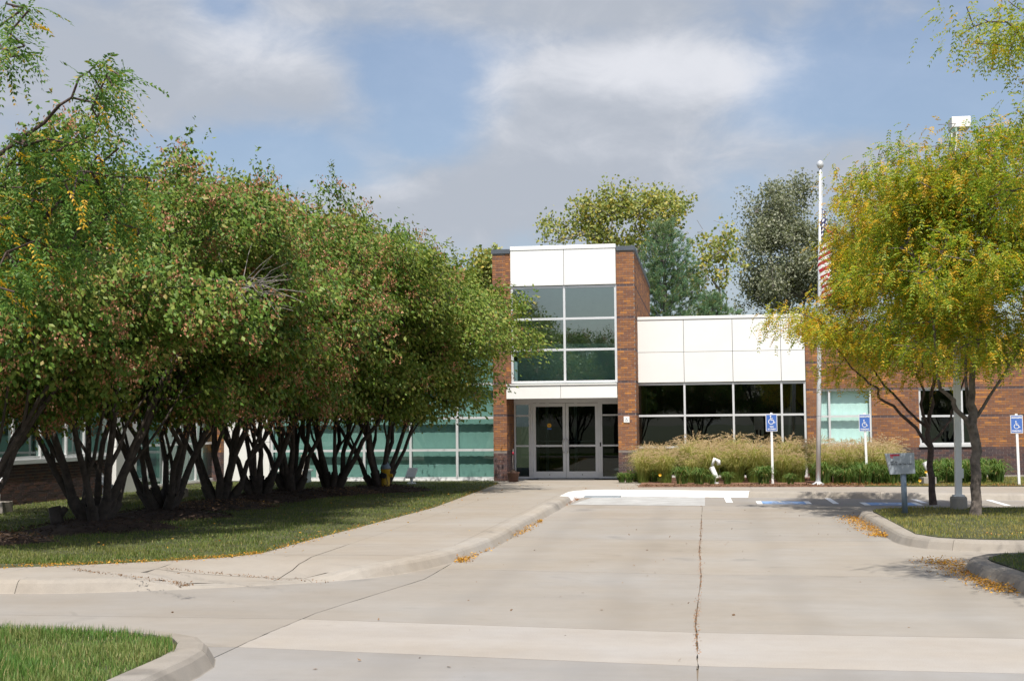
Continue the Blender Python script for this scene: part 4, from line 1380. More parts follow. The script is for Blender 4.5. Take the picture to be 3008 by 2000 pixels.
def sign_text(txt, u0, v0, h, wid, material):
    me = text_mesh(txt, 1.0, .012)
    xsz = [v.co.x for v in me.vertices]
    lo, hi = min(xsz), max(xsz)
    for v in me.vertices:
        v.co = on_sign(u0 + (v.co.x - lo) / (hi - lo) * wid, v0 + v.co.y * h)
    link('lettering', me, material, t)


sign_text('APC Inc', .10, .585, .12, .27, 'black_text')
sign_text('2411 SE Oak Tree Court', .10, .475, .12, .80, 'black_text')
m = MB().add([on_sign(.20, .87), on_sign(.48, .87), on_sign(.48, .955), on_sign(.20, .955)], [(0, 1, 2, 3)])
m.add([on_sign(.145, .78), on_sign(.235, .78), on_sign(.235, .865), on_sign(.145, .865)], [(0, 1, 2, 3)])
m.add([on_sign(.145, .87), on_sign(.195, .87), on_sign(.195, .955), on_sign(.145, .955)], [(0, 1, 2, 3)])
m.build('logo', 'red', t)
m = MB()
stroke(m, [(.165, .845), (.215, .845), (.190, .80)], .012, lambda u, v: on_sign(u, v, .006))
m.build('logo_mark', 'white_paint', t)

# parking-lot lamp pole
b = g(2208, 1171, .15)
xl, Yl = b.x, b.y
ztl = at(2197 * K, 300 * K, Yl).z
xtl = at(2196 * K, 300 * K, Yl).x
t = thing('lamp_pole', (xl, Yl, .15), 'square white lamp pole on a concrete foot behind the address sign', 'lamp pole')
MB().lathe([(.155, -.1), (.155, .22), (.14, .25)], (xl, Yl, .13), 20).build('concrete_foot', 'kerb', t)
MB().bar((xl, Yl, .38), (xtl, Yl, ztl), .115, .115, up=(0, 1, 0)).build('pole', 'white_paint', t)
MB().box(xl - .10, xl + .10, Yl - .10, Yl + .10, .382, .41).build('base_plate', 'white_paint', t)
MB().box(xl + .062, xl + .10, Yl - .04, Yl + .04, .72, .9).build('hand_hole', 'white_paint', t)
MB().bar((xtl, Yl, ztl - .06), (xtl, Yl - .5, ztl - .02), .06, .06).build('arm', 'white_paint', t)
MB().box(xtl - .17, xtl + .17, Yl - .75, Yl - .35, ztl - .11, ztl + .09).build('lamp_head', 'white_paint', t, bevel=.01)
MB().box(xtl - .15, xtl + .15, Yl - .72, Yl - .38, ztl - .118, ztl - .111).build('lens', 'glass_clear', t)


# ground floodlights on concrete blocks
def floodlight(x, y, label, rot=0.0, z=.14, block=True, s=1.0, tilt=40, kind='barrel'):
    t = thing('floodlight', (0, 0, 0), label, 'floodlight')
    if block:
        MB().box(-.22 * s, .22 * s, -.2 * s, .2 * s, -.05, .22 * s).build('block', 'kerb', t, bevel=.012)
        z0 = .22 * s
    else:
        MB().lathe([(.13, -.02), (.13, .02), (.11, .035)], (0, 0, 0), 16).build('base', 'white_paint', t)
        z0 = .03
    MB().tube([(0, 0, z0), (0, 0, z0 + .12 * s), (0, 0, z0 + .2 * s)], [.045 * s, .05 * s, .035 * s], 12).build('stem', 'white_paint', t, True)
    c = Vector((0, 0, z0 + .30 * s))
    d = Vector((-math.cos(R(tilt)), .25, math.sin(R(tilt)))).normalized()
    if kind == 'barrel':
        hd = MB().tube([c - d * .20 * s, c - d * .19 * s, c + d * .14 * s, c + d * .20 * s], [.05 * s, .075 * s, .085 * s, .10 * s], 14).build('lamp_head', 'white_paint', t, False)
        MB().tube([c + d * .2005 * s, c + d * .204 * s], [.092 * s, .092 * s], 14).build('lens', 'glass_clear', t)
        MB().bar(Vector((0, 0, z0 + .19 * s)), c - d * .05 * s, .03 * s).build('knuckle', 'white_paint', t)
    else:
        m = MB()
        u = Vector((1, 0, 0)) * .15 * s
        w = Vector((.05, .10, .20)).normalized() * .17 * s
        n_ = u.cross(w).normalized() * .05 * s
        m.add([c - u - w - n_, c + u - w - n_, c + u + w - n_, c - u + w - n_, c - u - w + n_, c + u - w + n_, c + u + w + n_, c - u + w + n_],
              [(0, 3, 2, 1), (4, 5, 6, 7), (0, 1, 5, 4), (1, 2, 6, 5), (2, 3, 7, 6), (3, 0, 4, 7)])
        m.build('lamp_head', 'white_paint', t, bevel=.008)
        MB().bar((0, 0, z0 + .19 * s), (0, 0, z0 + .26 * s), .03 * s).build('knuckle', 'white_paint', t)
    t.location = (x, y, z)
    t.rotation_euler.z = rot
    return t


b = g(241, 1166, .14); floodlight(b.x, b.y, 'white floodlight on a concrete block behind the second maple', 0.1)
b = g(405, 1146, .14); floodlight(b.x, b.y, 'white floodlight on a concrete block behind the third maple', -0.1, tilt=35)
b = g(-6, 1180, .14); floodlight(b.x, b.y, 'white floodlight half cut off at the left edge', 0.0, tilt=-40)
b = g(953, 1112, .14); floodlight(b.x, b.y - .3, 'square white floodlight in the grass before the teal windows', 0.0, s=.9, block=False, kind='square')
b = g(1645, 1113, .165); floodlight(b.x, b.y, 'white two-headed ground spotlight in the mulch bed', 0.0, z=.165, block=False, tilt=65, s=.85)
b = g(1645, 1113, .165)
tt = [o for o in bpy.data.objects if o.name.startswith('floodlight') and o.parent is None][-1]
hd2 = local(MB().tube([(-.06, -.02, .48), (.02, -.02, .66), (.12, 0, .60), (.13, 0, .50)], [.03, .05, .06, .05], 10).build('lamp_head', 'white_paint', tt, True))
b = g(2136, 1113, .165); floodlight(b.x, b.y, 'white ground spotlight in the lilies by the dark tree trunk', 0.3, z=.16, block=True, tilt=68, s=.8)

# fire hydrant under the far maples
b = g(888, 1131, .14)
t = thing('fire_hydrant', (0, 0, 0), 'yellow fire hydrant with shade painted dark on its cap beside the last maple', 'fire hydrant')
MB().lathe([(.15, -.02), (.15, .03), (.115, .05), (.112, .50), (.13, .52), (.13, .56), (.11, .57)], (0, 0, 0), 18).build('barrel', 'yellow', t, True)
MB().lathe([(.132, .565), (.13, .60), (.10, .68), (.05, .74), (.03, .75), (.03, .80), (.0, .80)], (0, 0, 0), 18).build('bonnet', 'grey_post', t, True)  # shade on the hydrant's top is put into this dark blue-grey colour
MB().tube([(0, -.10, .40), (0, -.19, .40)], .065, 12).build('pumper_nozzle', 'black', t)
MB().tube([(0.10, 0, .40), (.18, 0, .40)], .045, 10).build('hose_nozzle', 'yellow', t)
MB().tube([(-.10, 0, .40), (-.18, 0, .40)], .045, 10).build('hose_nozzle', 'yellow', t)
MB().tube([(.05, -.12, .36), (.09, -.14, .20), (.03, -.14, .14), (-.03, -.13, .2)], .008, 5).build('chain', 'black', t)
t.location = (b.x, b.y, .14)

# plant pot by the door
b = at(1182 * K, 1104 * K, 37.45)
t = thing('plant_pot', (0, 0, 0), 'brown plant pot with a thin stake beside the left brick pier', 'plant pot')
MB().lathe([(.13, 0), (.14, .01), (.175, .24), (.19, .25), (.19, .28), (.165, .28), (.15, .25)], (0, 0, 0), 20).build('pot', 'clay', t, True)
MB().lathe([(.16, .24), (.12, .30), (.05, .34), (.0, .36)], (0, 0, 0), 16).build('soil', 'mulch', t, True)
MB().tube([(.0, 0, .3), (-.01, 0, .62), (.005, 0, .95)], .012, 6).build('stake', 'twig_pale', t)
MB().lathe([(.0, 0), (.03, .02), (.03, .07), (.0, .1)], (0.0, 0, .78), 10).build('flower', 'red', t, True)
t.location = (b.x, b.y, .142)

# utility bits by the left wing
b = g(670, 1113, .145)
t = thing('manhole_cover', (b.x, b.y, .14), 'rusty round manhole cover in the lawn behind the maples', 'manhole cover')
MB().lathe([(.42, -.02), (.42, .02), (.38, .03)], (b.x, b.y, .14), 24).build('cover', 'rust', t)
for k in range(5):
    MB().box(b.x - .25, b.x + .25, b.y - .2 + k * .09, b.y - .17 + k * .09, .171, .178).build('rib', 'rust', t)
b = g(703, 1108, .145)
t = thing('stone_bollard', (b.x, b.y, .14), 'short square pale stone bollard before the white wall', 'bollard')
MB().box(b.x - .11, b.x + .11, b.y - .11, b.y + .11, .10, .95).build('shaft', 'walk', t, bevel=.015)
MB().box(b.x - .15, b.x + .15, b.y - .15, b.y + .15, .10, .18).build('foot', 'walk', t, bevel=.01)
b = at(675 * K, 1108 * K, 37.2)
t = thing('wall_bench', (b.x, 37.4, .14), 'white slab bench standing against the white wall panel', 'bench')
MB().box(b.x - .55, b.x + .45, 37.25, 37.75, .46, .52).build('seat', 'white_paint', t, bevel=.01)
for xx in (b.x - .45, b.x + .35):
    MB().box(xx - .05, xx + .05, 37.3, 37.7, .12, .459).build('leg', 'grey_paint', t)
b = at(661 * K, 1100 * K, 37.0)
t = thing('gas_meter', (b.x, 37.6, .14), 'small grey utility meter beside the brick pier', 'meter')
MB().tube([(b.x, 37.6, .1), (b.x, 37.6, .6)], .025, 8).build('pipe', 'grey_paint', t)
MB().box(b.x - .08, b.x + .08, 37.52, 37.66, .6, .82).build('meter_case', 'grey_paint', t, bevel=.02)

# ================================================================== TREES
def grow(rng, nodes, parents, tips, step=0.35, wob=0.12, up=0.25, sag=0.0):
    """join every twig tip to the nearest wood already grown"""
    N = np.array(nodes, dtype=np.float64)
    P = list(parents)
    tips = np.asarray(tips)
    d0 = np.min(np.linalg.norm(tips[:, None, :] - N[None], axis=2), axis=1)
    buf = np.zeros((len(N) + len(tips) * 14 + 100, 3)); n = len(N); buf[:n] = N
    tip_idx = []
    for k in np.argsort(d0):
        t = tips[k]
        v = buf[:n] - t
        cost = np.sqrt((v * v).sum(1)) + 0.45 * np.maximum(0, v[:, 2])
        i = int(np.argmin(cost))
        a = buf[i].copy()
        L = np.linalg.norm(t - a)
        m = max(1, min(12, int(L / step)))
        off = rng.normal(0, wob * L, 3)
        last = i
        for q in range(1, m + 1):
            u = q / m
            w = math.sin(u * math.pi)
            p = a + (t - a) * u + off * w * 0.5 + np.array([0, 0, up * L * w * 0.5 - sag * L * u * u])
            if n >= len(buf):
                buf = np.concatenate([buf, np.zeros((2000, 3))])
            buf[n] = p
            P.append(last); last = n; n += 1
        tip_idx.append(last)
    return buf[:n].copy(), np.array(P), np.array(tip_idx)


def wood(N, P, r0, rmin, expo=0.45, fixed=None, rmax=1.0):
    n = len(N)
    cnt = np.zeros(n)
    haschild = np.zeros(n, bool)
    haschild[P[P >= 0]] = True
    cnt[~haschild] = 1
    for i in range(n - 1, -1, -1):
        if P[i] >= 0:
            cnt[P[i]] += cnt[i]
    r = np.clip(rmin * cnt ** expo, rmin, rmax)
    if fixed is not None:
        k = len(fixed)
        r[:k] = np.maximum(np.asarray(fixed) * 0.999, np.minimum(r[:k], np.asarray(fixed) * 1.0))
    idx = np.where(P >= 0)[0]
    Vs, Fs, off = [], [], 0
    for sides_, sel in ((9, idx[r[idx] > 0.03]), (5, idx[(r[idx] <= 0.03) & (r[idx] > 0.008)]), (3, idx[r[idx] <= 0.008])):
        if len(sel) == 0:
            continue
        a, b = N[P[sel]], N[sel]
        d = unit(b - a)
        ref = np.where(np.abs(d[:, 2:3]) > 0.9, np.array([[1.0, 0, 0]]), np.array([[0, 0, 1.0]]))
        u = unit(np.cross(d, ref)); w = np.cross(d, u)
        ra = np.minimum(r[P[sel]], r[sel] * 1.25)[:, None, None]; rb = r[sel][:, None, None]
        an = np.arange(sides_) * 2 * np.pi / sides_
        ring = u[:, None, :] * np.cos(an)[None, :, None] + w[:, None, :] * np.sin(an)[None, :, None]
        ext = (d * r[sel][:, None] * 0.5)[:, None, :]
        A = a[:, None, :] - ext * 0.6 + ring * ra
        B = b[:, None, :] + ext * 0.4 + ring * rb
        V = np.concatenate([A, B], 1).reshape(-1, 3)
        base = (np.arange(len(sel)) * 2 * sides_)[:, None, None]
        k = np.arange(sides_)
        q = np.stack([k, (k + 1) % sides_, sides_ + (k + 1) % sides_, sides_ + k], 1)[None]
        Fs.append((base + q).reshape(-1, 4) + off); Vs.append(V); off += len(V)
    return np.concatenate(Vs), np.concatenate(Fs)


def lumpy(rng, n, rad, shell=(0.80, 1.02), lobes=26, amp=0.24, zlow=0.75, inner=0.18, flat=1.0):
    """points in the outer shell of a lumpy crown centred at the origin"""
    ld = rand_dir(rng, lobes)
    d = rand_dir(rng, int(n * 1.0))
    ang = np.arccos(np.clip(d @ ld.T, -1, 1))
    lob = np.exp(-(ang / 0.36) ** 2).max(1)
    Rr = (1 - amp) + amp * 1.25 * lob
    t = rng.uniform(shell[0], shell[1], len(d))
    k = rng.uniform(0, 1, len(d)) < inner
    t[k] = rng.uniform(0.35, shell[0], k.sum())
    p = d * (Rr * t)[:, None]
    p[:, 2] = np.where(p[:, 2] < 0, p[:, 2] * zlow, p[:, 2])
    return p * np.asarray(rad)[None, :], t


def boughs(rng, nb, per, rad, pad, shell=(.72, .98), lobes=26, amp=.3, zlow=1.0, inner=.15):
    """tips gathered in flat pads, as leafy boughs with dark gaps between them"""
    c, t = lumpy(rng, nb, rad, shell, lobes, amp, zlow, inner)
    k = rng.integers(int(per * .6), int(per * 1.45), len(c))
    cc = np.repeat(c, k, 0)
    sz = np.repeat(rng.uniform(.65, 1.3, len(c)), k)[:, None]
    d = rand_dir(rng, len(cc)) * (rng.uniform(0, 1, (len(cc), 1)) ** .5) * np.asarray(pad)[None] * sz
    d[:, 2] -= .30 * (d[:, 0] ** 2 + d[:, 1] ** 2) / max(pad[0], .1)        # pads droop at the rim
    p = cc + d
    return p, np.linalg.norm(p / np.asarray(rad)[None], axis=1)


def to_obj(name, V, Fc, material, parent, kind=None, smooth=False):
    o = link(name, npmesh(name, V, Fc, smooth), material, parent)
    if kind: o['kind'] = kind
    return o


def make_maple(seed, seeds_n, leaf='leaf_maple', ntips=900, per=68, rad=(3.85, 3.85, 2.5)):
    """multi-stemmed maple standing at the origin, about 6.4 m high"""
    rng = np.random.default_rng(seed)
    root = thing('maple_tree', (0, 0, 0), '', 'tree', 'row of multi-stemmed maples')
    nodes, par, fixed = [(0, 0, -0.15)], [-1], [0.16]
    nst = 8
    a0 = rng.uniform(0, 6.28)
    for k in range(nst):
        a = a0 + 2 * math.pi * k / nst + rng.normal(0, .22)
        out_ = rng.uniform(1.6, 2.7) * (0.40 if k % 3 == 2 else 1)
        h = rng.uniform(3.3, 4.3)
        last = 0
        m = 8
        r_ = rng.uniform(.045, .072)
        bend = rng.normal(0, .25)
        for q in range(1, m + 1):
            u = q / m
            rr = .16 + out_ * (u ** 1.25) * (1 - .12 * math.sin(u * 3.1))
            aa = a + bend * u + rng.normal(0, .05)
            nodes.append((math.cos(aa) * rr + rng.normal(0, .035), math.sin(aa) * rr + rng.normal(0, .035), -.1 + h * u ** .95))
            par.append(last); fixed.append(r_ * (1 - .62 * u) + (.03 if q == 1 else 0)); last = len(nodes) - 1
            if q in (2, 4) and rng.uniform() < .85:
                # a fork
                l2 = last
                sa = aa + rng.choice([-1, 1]) * rng.uniform(.5, 1.1)
                p0 = np.array(nodes[last])
                dr = np.array([math.cos(sa) * .42, math.sin(sa) * .42, .9])
                for z in range(1, 6):
                    p0 = p0 + dr * rng.uniform(.34, .46) * (1 - .03 * z) + rng.normal(0, .04, 3)
                    nodes.append(tuple(p0)); par.append(l2); fixed.append(max(.018, r_ * (.62 - .10 * z))); l2 = len(nodes) - 1
    cz = 4.05
    tp, t = boughs(rng, ntips // 10, 10, rad, (.85, .85, .34), (.74, .98), 26, .30, 1.0, .22)
    tp[:, 2] += cz
    tp = tp[tp[:, 2] > 1.7 + .25 * rng.uniform(0, 1, len(tp))]
    # upright whippy shoots on top
    top = tp[tp[:, 2] > cz + 1.2]
    N, P, tip = grow(rng, nodes, par, tp, .38, .14, .15)
    V, Fc = wood(N, P, .1, .006, .45, fixed)
    to_obj('trunk', V, Fc, 'bark_maple', root, smooth=True)
    # leaves: sprays round each twig end
    C = np.repeat(tp, per, 0)
    n = len(C)
    og = unit(C - np.array([0, 0, cz - .6]))
    jit = rng.normal(0, 1, (n, 3)) * np.array([.17, .17, .14])
    Pp = C + jit
    D = unit(og * .40 + rng.normal(0, .42, (n, 3)) + np.array([0, 0, -.75]))
    S = unit(np.cross(D, og + rng.normal(0, .40, (n, 3))))
    L = rng.uniform(.065, .115, n)
    Vl, Fl = kites(Pp, D, S, L, L * rng.uniform(.50, .68, n), .18)
    # shoots
    sh = top[rng.integers(0, len(top), 75)]
    sp_, sd = [], []
    for q in sh:
        ln = rng.uniform(.3, .75)
        dr = unit(np.array([rng.normal(0, .25), rng.normal(0, .25), 1.0]))
        k = int(ln * 30)
        u = rng.uniform(.05, 1, k)[:, None]
        sp_.append(q + dr * u * ln); sd.append(unit(rng.normal(0, 1, (k, 3)) + np.array([0, 0, .15])))
    sp_, sd = np.concatenate(sp_), np.concatenate(sd)
    L2 = rng.uniform(.05, .085, len(sp_))
    V2, F2 = kites(sp_, sd, sides(rng, sd), L2, L2 * .5, .18)
    Vl = np.concatenate([Vl, V2]); Fl = np.concatenate([Fl, F2 + n * 4])
    to_obj('crown', Vl, Fl, leaf, root, 'stuff')
    # hanging winged seeds
    oi = np.where(np.linalg.norm((tp - np.array([0, 0, cz])) / np.asarray(rad), axis=1) > .72)[0]
    c2 = tp[rng.choice(oi, seeds_n)]
    c2 = c2 + unit(c2 - np.array([0, 0, cz])) * .16 + rng.normal(0, .12, (seeds_n, 3))
    Cs = np.repeat(c2, 16, 0)
    Ps = Cs + rng.normal(0, .05, Cs.shape) * np.array([1, 1, 1.1])
    Ds = unit(rng.normal(0, .55, Cs.shape) + np.array([0, 0, -1]))
    Ls = rng.uniform(.035, .058, len(Cs))
    Vs, Fs = kites(Ps, Ds, sides(rng, Ds), Ls, Ls * .55, .1, .65)
    to_obj('seed_clusters', Vs, Fs, 'seed', root, 'stuff')
    return root


mp_a, mp_b, mp_c = make_maple(3, 1100), make_maple(8, 750), make_maple(21, 130, 'leaf_maple_pale', 1150)
row = [  # x, y, height, spread, rotation, source, label
    (-10.8, 17.7, 0.97, 1.05, 0.3, mp_a, 'leaning maple cut off by the left edge, nearest of the row'),
    (-9.95, 20.2, 1.00, 1.08, 2.1, mp_b, 'second maple of the row, with a sawn stump at its foot'),
    (-10.0, 23.0, 1.05, 1.10, 4.4, mp_a, 'third maple of the row, before the white wing column'),
    (-10.0, 25.8, 1.10, 1.10, 1.2, mp_b, 'fourth maple of the row, before the brick strip of the wing'),
    (-10.0, 28.2, 1.09, 1.08, 5.2, mp_c, 'fifth maple of the row, before the white wall panels'),
    (-9.8, 30.0, 1.08, 1.08, 3.3, mp_b, 'sixth maple of the row, between the white panels and teal windows'),
    (-9.1, 31.0, 1.03, 1.16, 0.8, mp_c, 'seventh maple of the row, left of the yellow hydrant'),
    (-8.2, 32.3, 0.98, 1.17, 2.6, mp_c, 'last maple of the row, behind the yellow hydrant'),
]
used = set()
for (x, y, s, w_, rz, src, lab) in row:
    o = src if src.name not in used else copy_tree(src)
    used.add(src.name)
    o.location = (x, y, .16); o.rotation_euler.z = rz; o.scale = (w_, w_, s)
    o['label'] = lab

# grey dead twigs at the face of the second maple
bpy.context.view_layer.update()
host = [o for o in bpy.data.objects if o.get('label', '').startswith('second maple')][0]
rngt = np.random.default_rng(15)
c0 = np.array(at(575 * K, 665 * K, 19.0))
m = MB()
for k in range(46):
    d = unit(np.array([rngt.normal(.7, .6), rngt.normal(-.3, .4), rngt.normal(.1, .45)]))
    L = rngt.uniform(.25, .85)
    q = c0 + rngt.normal(0, .10, 3)
    m.tube([q, q + d * L * .5 + rngt.normal(0, .03, 3), q + d * L + np.array([0, 0, -.06])], [.0055, .004, .002], 4)
m.tube([c0 + np.array([-1.2, 1.0, -.6]), c0 + np.array([-.5, .4, -.2]), c0], [.03, .02, .012], 6)
dt = link('dead_twigs', m.mesh('dead_twigs'), 'twig_pale', host)
dt.matrix_parent_inverse = host.matrix_world.inverted()
dt['label'] = 'tuft of grey dead twigs'

# mulch mounds round the maple stems
rng = np.random.default_rng(5)
names = ['nearest', 'second', 'third', 'fourth', 'fifth', 'sixth', 'seventh', 'last']
for i, (x, y, *_rest) in enumerate(row):
    m = MB()
    nr, na = 8, 26
    for a in range(nr + 1):
        u = a / nr
        for k in range(na):
            an = 2 * math.pi * k / na
            rr = u * (1.25 + .16 * math.sin(3 * an + i) + .08 * math.sin(7 * an))
            m.v.append((x + rr * math.cos(an), y + rr * math.sin(an), .13 + .17 * (1 - u ** 1.6) + rng.normal(0, .012) * (u < 1)))
    for a in range(nr):
        for k in range(na):
            m.f.append((a * na + k, a * na + (k + 1) % na, (a + 1) * na + (k + 1) % na, (a + 1) * na + k))
    o = m.build('mulch_mound', 'mulch')
    tag(o, 'dark bark mulch mound under the %s maple of the row' % names[i], 'mulch', 'mulch mounds under the maples')
    n = 1100
    rr = 1.28 * np.sqrt(rng.uniform(0, 1, n)); an = rng.uniform(0, 6.28, n)
    Pm = np.stack([x + rr * np.cos(an), y + rr * np.sin(an), .14 + .17 * (1 - np.minimum(1, rr / 1.25) ** 1.6) + .01], 1)
    Dm = rand_dir(rng, n); Dm[:, 2] = np.abs(Dm[:, 2]) * .35; Dm = unit(Dm)
    Lm = rng.uniform(.03, .09, n)
    Vm, Fm = kites(Pm, Dm, sides(rng, Dm), Lm, Lm * .3, .1)
    to_obj('bark_chips', Vm, Fm, 'debris' if i % 3 == 0 else 'mulch', o, 'stuff')
# sawn stump
b = g(131, 1212, .2)
t = thing('tree_stump', (b.x, b.y, .15), 'short sawn stump in the mulch beside the second maple', 'stump')
MB().tube([(b.x + .03, b.y, .05), (b.x, b.y, .3), (b.x - .05, b.y, .52)], [.13, .105, .10], 12).build('stump', 'bark_maple', t, True)
MB().tube([(b.x - .02, b.y + .05, .3), (b.x + .12, b.y + .05, .5)], [.06, .055], 8).build('side_stub', 'bark_maple', t, True)


def pinnate(rng, C, D, Lr, pairs, ll, lw):
    """compound leaves: leaflets in pairs along a drooping stalk"""
    n = len(C)
    S = unit(np.cross(D, np.array([[0, 0, 1.0]]) + rng.normal(0, .25, (n, 3))))
    Ps, Ds, Ss, Ls = [], [], [], []
    for k in range(pairs):
        u = (k + .6) / pairs
        c = C + D * (Lr * u)[:, None] + np.array([0, 0, -1.0]) * (Lr * u * u * .45)[:, None]
        for sg in (-1, 1):
            d = unit(S * sg * .85 + D * .55 + np.array([0, 0, -.35]) + rng.normal(0, .12, (n, 3)))
            Ps.append(c); Ds.append(d); Ss.append(unit(np.cross(d, np.cross(S, D) + rng.normal(0, .35, (n, 3))))); Ls.append(ll * rng.uniform(.8, 1.15, n) * (1 - .25 * abs(u - .5)))
    Ps, Ds, Ss, Ls = np.concatenate(Ps), np.concatenate(Ds), np.concatenate(Ss), np.concatenate(Ls)
    return kites(Ps, Ds, Ss, Ls, Ls * lw, .12)


def make_locust(name, base, limbs, crown, ntips, leaves_per, seed, label, leaf='leaf_locust', bark='bark_locust', trunk_r=.13, pairs=5, ll=.066, lw=.40, lr=(.15, .24), gold=0.06, tips=None, bare_top=0.0, amp=.26, lobes=22, zlow=.85, spread=.17, thin=None, group='honey locust trees'):
    rng = np.random.default_rng(seed)
    root = thing(name, base, label, 'tree', group)
    nodes, par, fixed = [base], [-1], [trunk_r * 1.18]
    for li, (att, pts, r0, r1) in enumerate(limbs):
        last = att if isinstance(att, int) else 0
        for q, p in enumerate(pts):
            u = (q + 1) / len(pts)
            # one intermediate knee for a crooked look
            a = np.array(nodes[last]); b = np.array(p)
            mid = (a + b) / 2 + rng.normal(0, .03, 3)
            nodes.append(tuple(mid)); par.append(last); fixed.append(r0 + (r1 - r0) * (u - .5 / len(pts))); last = len(nodes) - 1
            nodes.append(tuple(b)); par.append(last); fixed.append(r0 + (r1 - r0) * u); last = len(nodes) - 1
    tp = []
    if crown is not None:
        for (c, rad, frac) in crown:
            p, t = boughs(rng, int(ntips * frac / 9), 9, rad, (.50, .50, .26), (.52, 1.0), lobes, amp, zlow, .25)
            tp.append(p + np.array(c))
    if tips is not None:
        tp.append(np.array(tips))
    tp = np.concatenate(tp)
    if thin is not None:
        q = (tp[:, 0] < thin[0]) & (tp[:, 2] > thin[1]) & (rng.uniform(0, 1, len(tp)) < thin[2])
        tp = tp[~q]
    N, P, tip = grow(rng, nodes, par, tp, .32, .16, .25, .04)
    V, Fc = wood(N, P, .1, .0055, .46, fixed, trunk_r)
    to_obj('trunk', V, Fc, bark, root, smooth=True)
    # leaf sites: tips and the wood just behind them
    T = N[tip]
    B = N[P[tip]]
    keep = np.ones(len(T), bool)
    if bare_top:
        zq = np.quantile(T[:, 2], .86)
        keep = ~((T[:, 2] > zq) & (rng.uniform(0, 1, len(T)) < bare_top))
    T, B = T[keep], B[keep]
    k = leaves_per
    u = rng.uniform(0, 1.1, (len(T), k, 1))
    C = (B[:, None] * (1 - u) + T[:, None] * u + rng.normal(0, spread, (len(T), k, 3)) * np.array([1, 1, .75])).reshape(-1, 3)
    og = unit(C - np.array(base) - np.array([0, 0, 3.0])); og[:, 2] *= .2
    D = unit(og * .5 + rng.normal(0, .6, C.shape) + np.array([0, 0, -.55]))
    Lr = rng.uniform(lr[0], lr[1], len(C))
    gsel = rng.uniform(0, 1, len(C)) < gold
    V, Fc = pinnate(rng, C[~gsel], D[~gsel], Lr[~gsel], pairs, ll, lw)
    to_obj('crown', V, Fc, leaf, root, 'stuff')
    if gsel.any():
        V, Fc = pinnate(rng, C[gsel], D[gsel], Lr[gsel], pairs, ll, lw)
        to_obj('golden_leaves', V, Fc, 'leaf_locust_gold', root, 'stuff')
    return root


def pp(lst, Y, dy=0.0):
    return [tuple(at(a * K, b * K, Y + (dy * (i + 1) / len(lst)))) for i, (a, b) in enumerate(lst)]


# tree with the dark trunk, further back on the island
bA = g(2149, 1160, .14); YA = bA.y
make_locust('honey_locust_tree', tuple(bA), [
    (0, pp([(2146, 1100), (2143, 1050), (2140, 1020)], YA), .068, .060),                                   # nodes 1..6
    (6, pp([(2138, 985), (2148, 930), (2152, 880), (2150, 800), (2135, 700), (2120, 600), (2110, 500)], YA, .3), .050, .014),
    (5, pp([(2110, 985), (2075, 955), (2038, 925), (2022, 905), (2020, 892), (1990, 870), (1962, 848), (1925, 800), (1890, 740)], YA, -.9), .036, .012),
    (8, pp([(2090, 945), (2055, 905), (2022, 868), (1995, 830), (1960, 760), (1930, 660)], YA, .8), .030, .012),
    (6, pp([(2165, 1000), (2190, 965), (2200, 930), (2225, 860), (2260, 780)], YA, .7), .030, .014),
    (8, pp([(2120, 930), (2128, 900), (2100, 840), (2060, 720), (2030, 600), (2010, 480)], YA, -.6), .032, .010)],
    [((3.75, YA, 4.1), (2.75, 2.5, 2.05), .62), ((4.0, YA + .2, 5.75), (2.2, 1.8, 1.75), .38)], 1500, 12, 31,
    'yellowing honey locust with a dark forked trunk behind the lamp pole', gold=.30, trunk_r=.07, bare_top=.45, thin=(2.75, 4.1, .93))
# tree with the thick mottled trunk in front
bB = g(2246, 1187, .14); YB = bB.y
make_locust('honey_locust_tree', tuple(bB), [
    (0, pp([(2246, 1120), (2245, 1060), (2243, 1000), (2240, 960)], YB), .090, .084),                      # nodes 1..8
    (8, pp([(2236, 930), (2238, 880), (2246, 820), (2262, 720), (2270, 600), (2265, 480), (2250, 380)], YB, -.2), .070, .016),
    (6, pp([(2222, 962), (2196, 930), (2178, 905), (2163, 880), (2158, 830), (2150, 740), (2120, 640), (2090, 540)], YB, -.7), .048, .013),
    (8, pp([(2228, 915), (2224, 870), (2226, 800), (2200, 700), (2190, 560), (2200, 420)], YB, .6), .036, .012),
    (8, pp([(2262, 940), (2300, 880), (2350, 800), (2420, 700)], YB, .3), .036, .014)],
    [((4.85, YB, 4.2), (2.8, 2.6, 2.05), .60), ((4.7, YB, 5.8), (2.2, 1.8, 1.7), .40)], 1500, 12, 32,
    'yellow green honey locust with a thick mottled trunk nearest the sign', bark='bark_locust_pale', leaf='leaf_locust_mix', trunk_r=.095, gold=.20, bare_top=.35, thin=(2.5, 3.8, .9))
# tree at the right edge, its crown hangs into the picture
make_locust('honey_locust_tree', (6.1, 12.8, .14), [
    (0, [(6.1, 12.8, 1.0), (6.05, 12.8, 2.0), (6.1, 12.8, 2.8)], .15, .12),
    (6, [(5.6, 12.9, 3.6), (5.0, 13.0, 4.5), (4.5, 13.0, 5.2), (4.2, 13.0, 5.7)], .08, .015),
    (6, [(6.2, 13.4, 3.7), (6.2, 14.0, 4.6), (6.0, 14.4, 5.6)], .08, .02),
    (6, [(6.7, 12.4, 3.7), (7.3, 12.0, 4.6), (7.8, 11.8, 5.6)], .08, .02),
    (6, [(6.0, 12.2, 3.7), (5.6, 11.5, 4.6), (5.4, 11.0, 5.4)], .07, .02)],
    [((5.05, 13.0, 5.0), (2.65, 2.7, 2.5), 1.0)], 1400, 16, 33, 'green and gold honey locust hanging in from the top right corner', gold=.06, ll=.046, pairs=6, leaf='leaf_locust_mix')
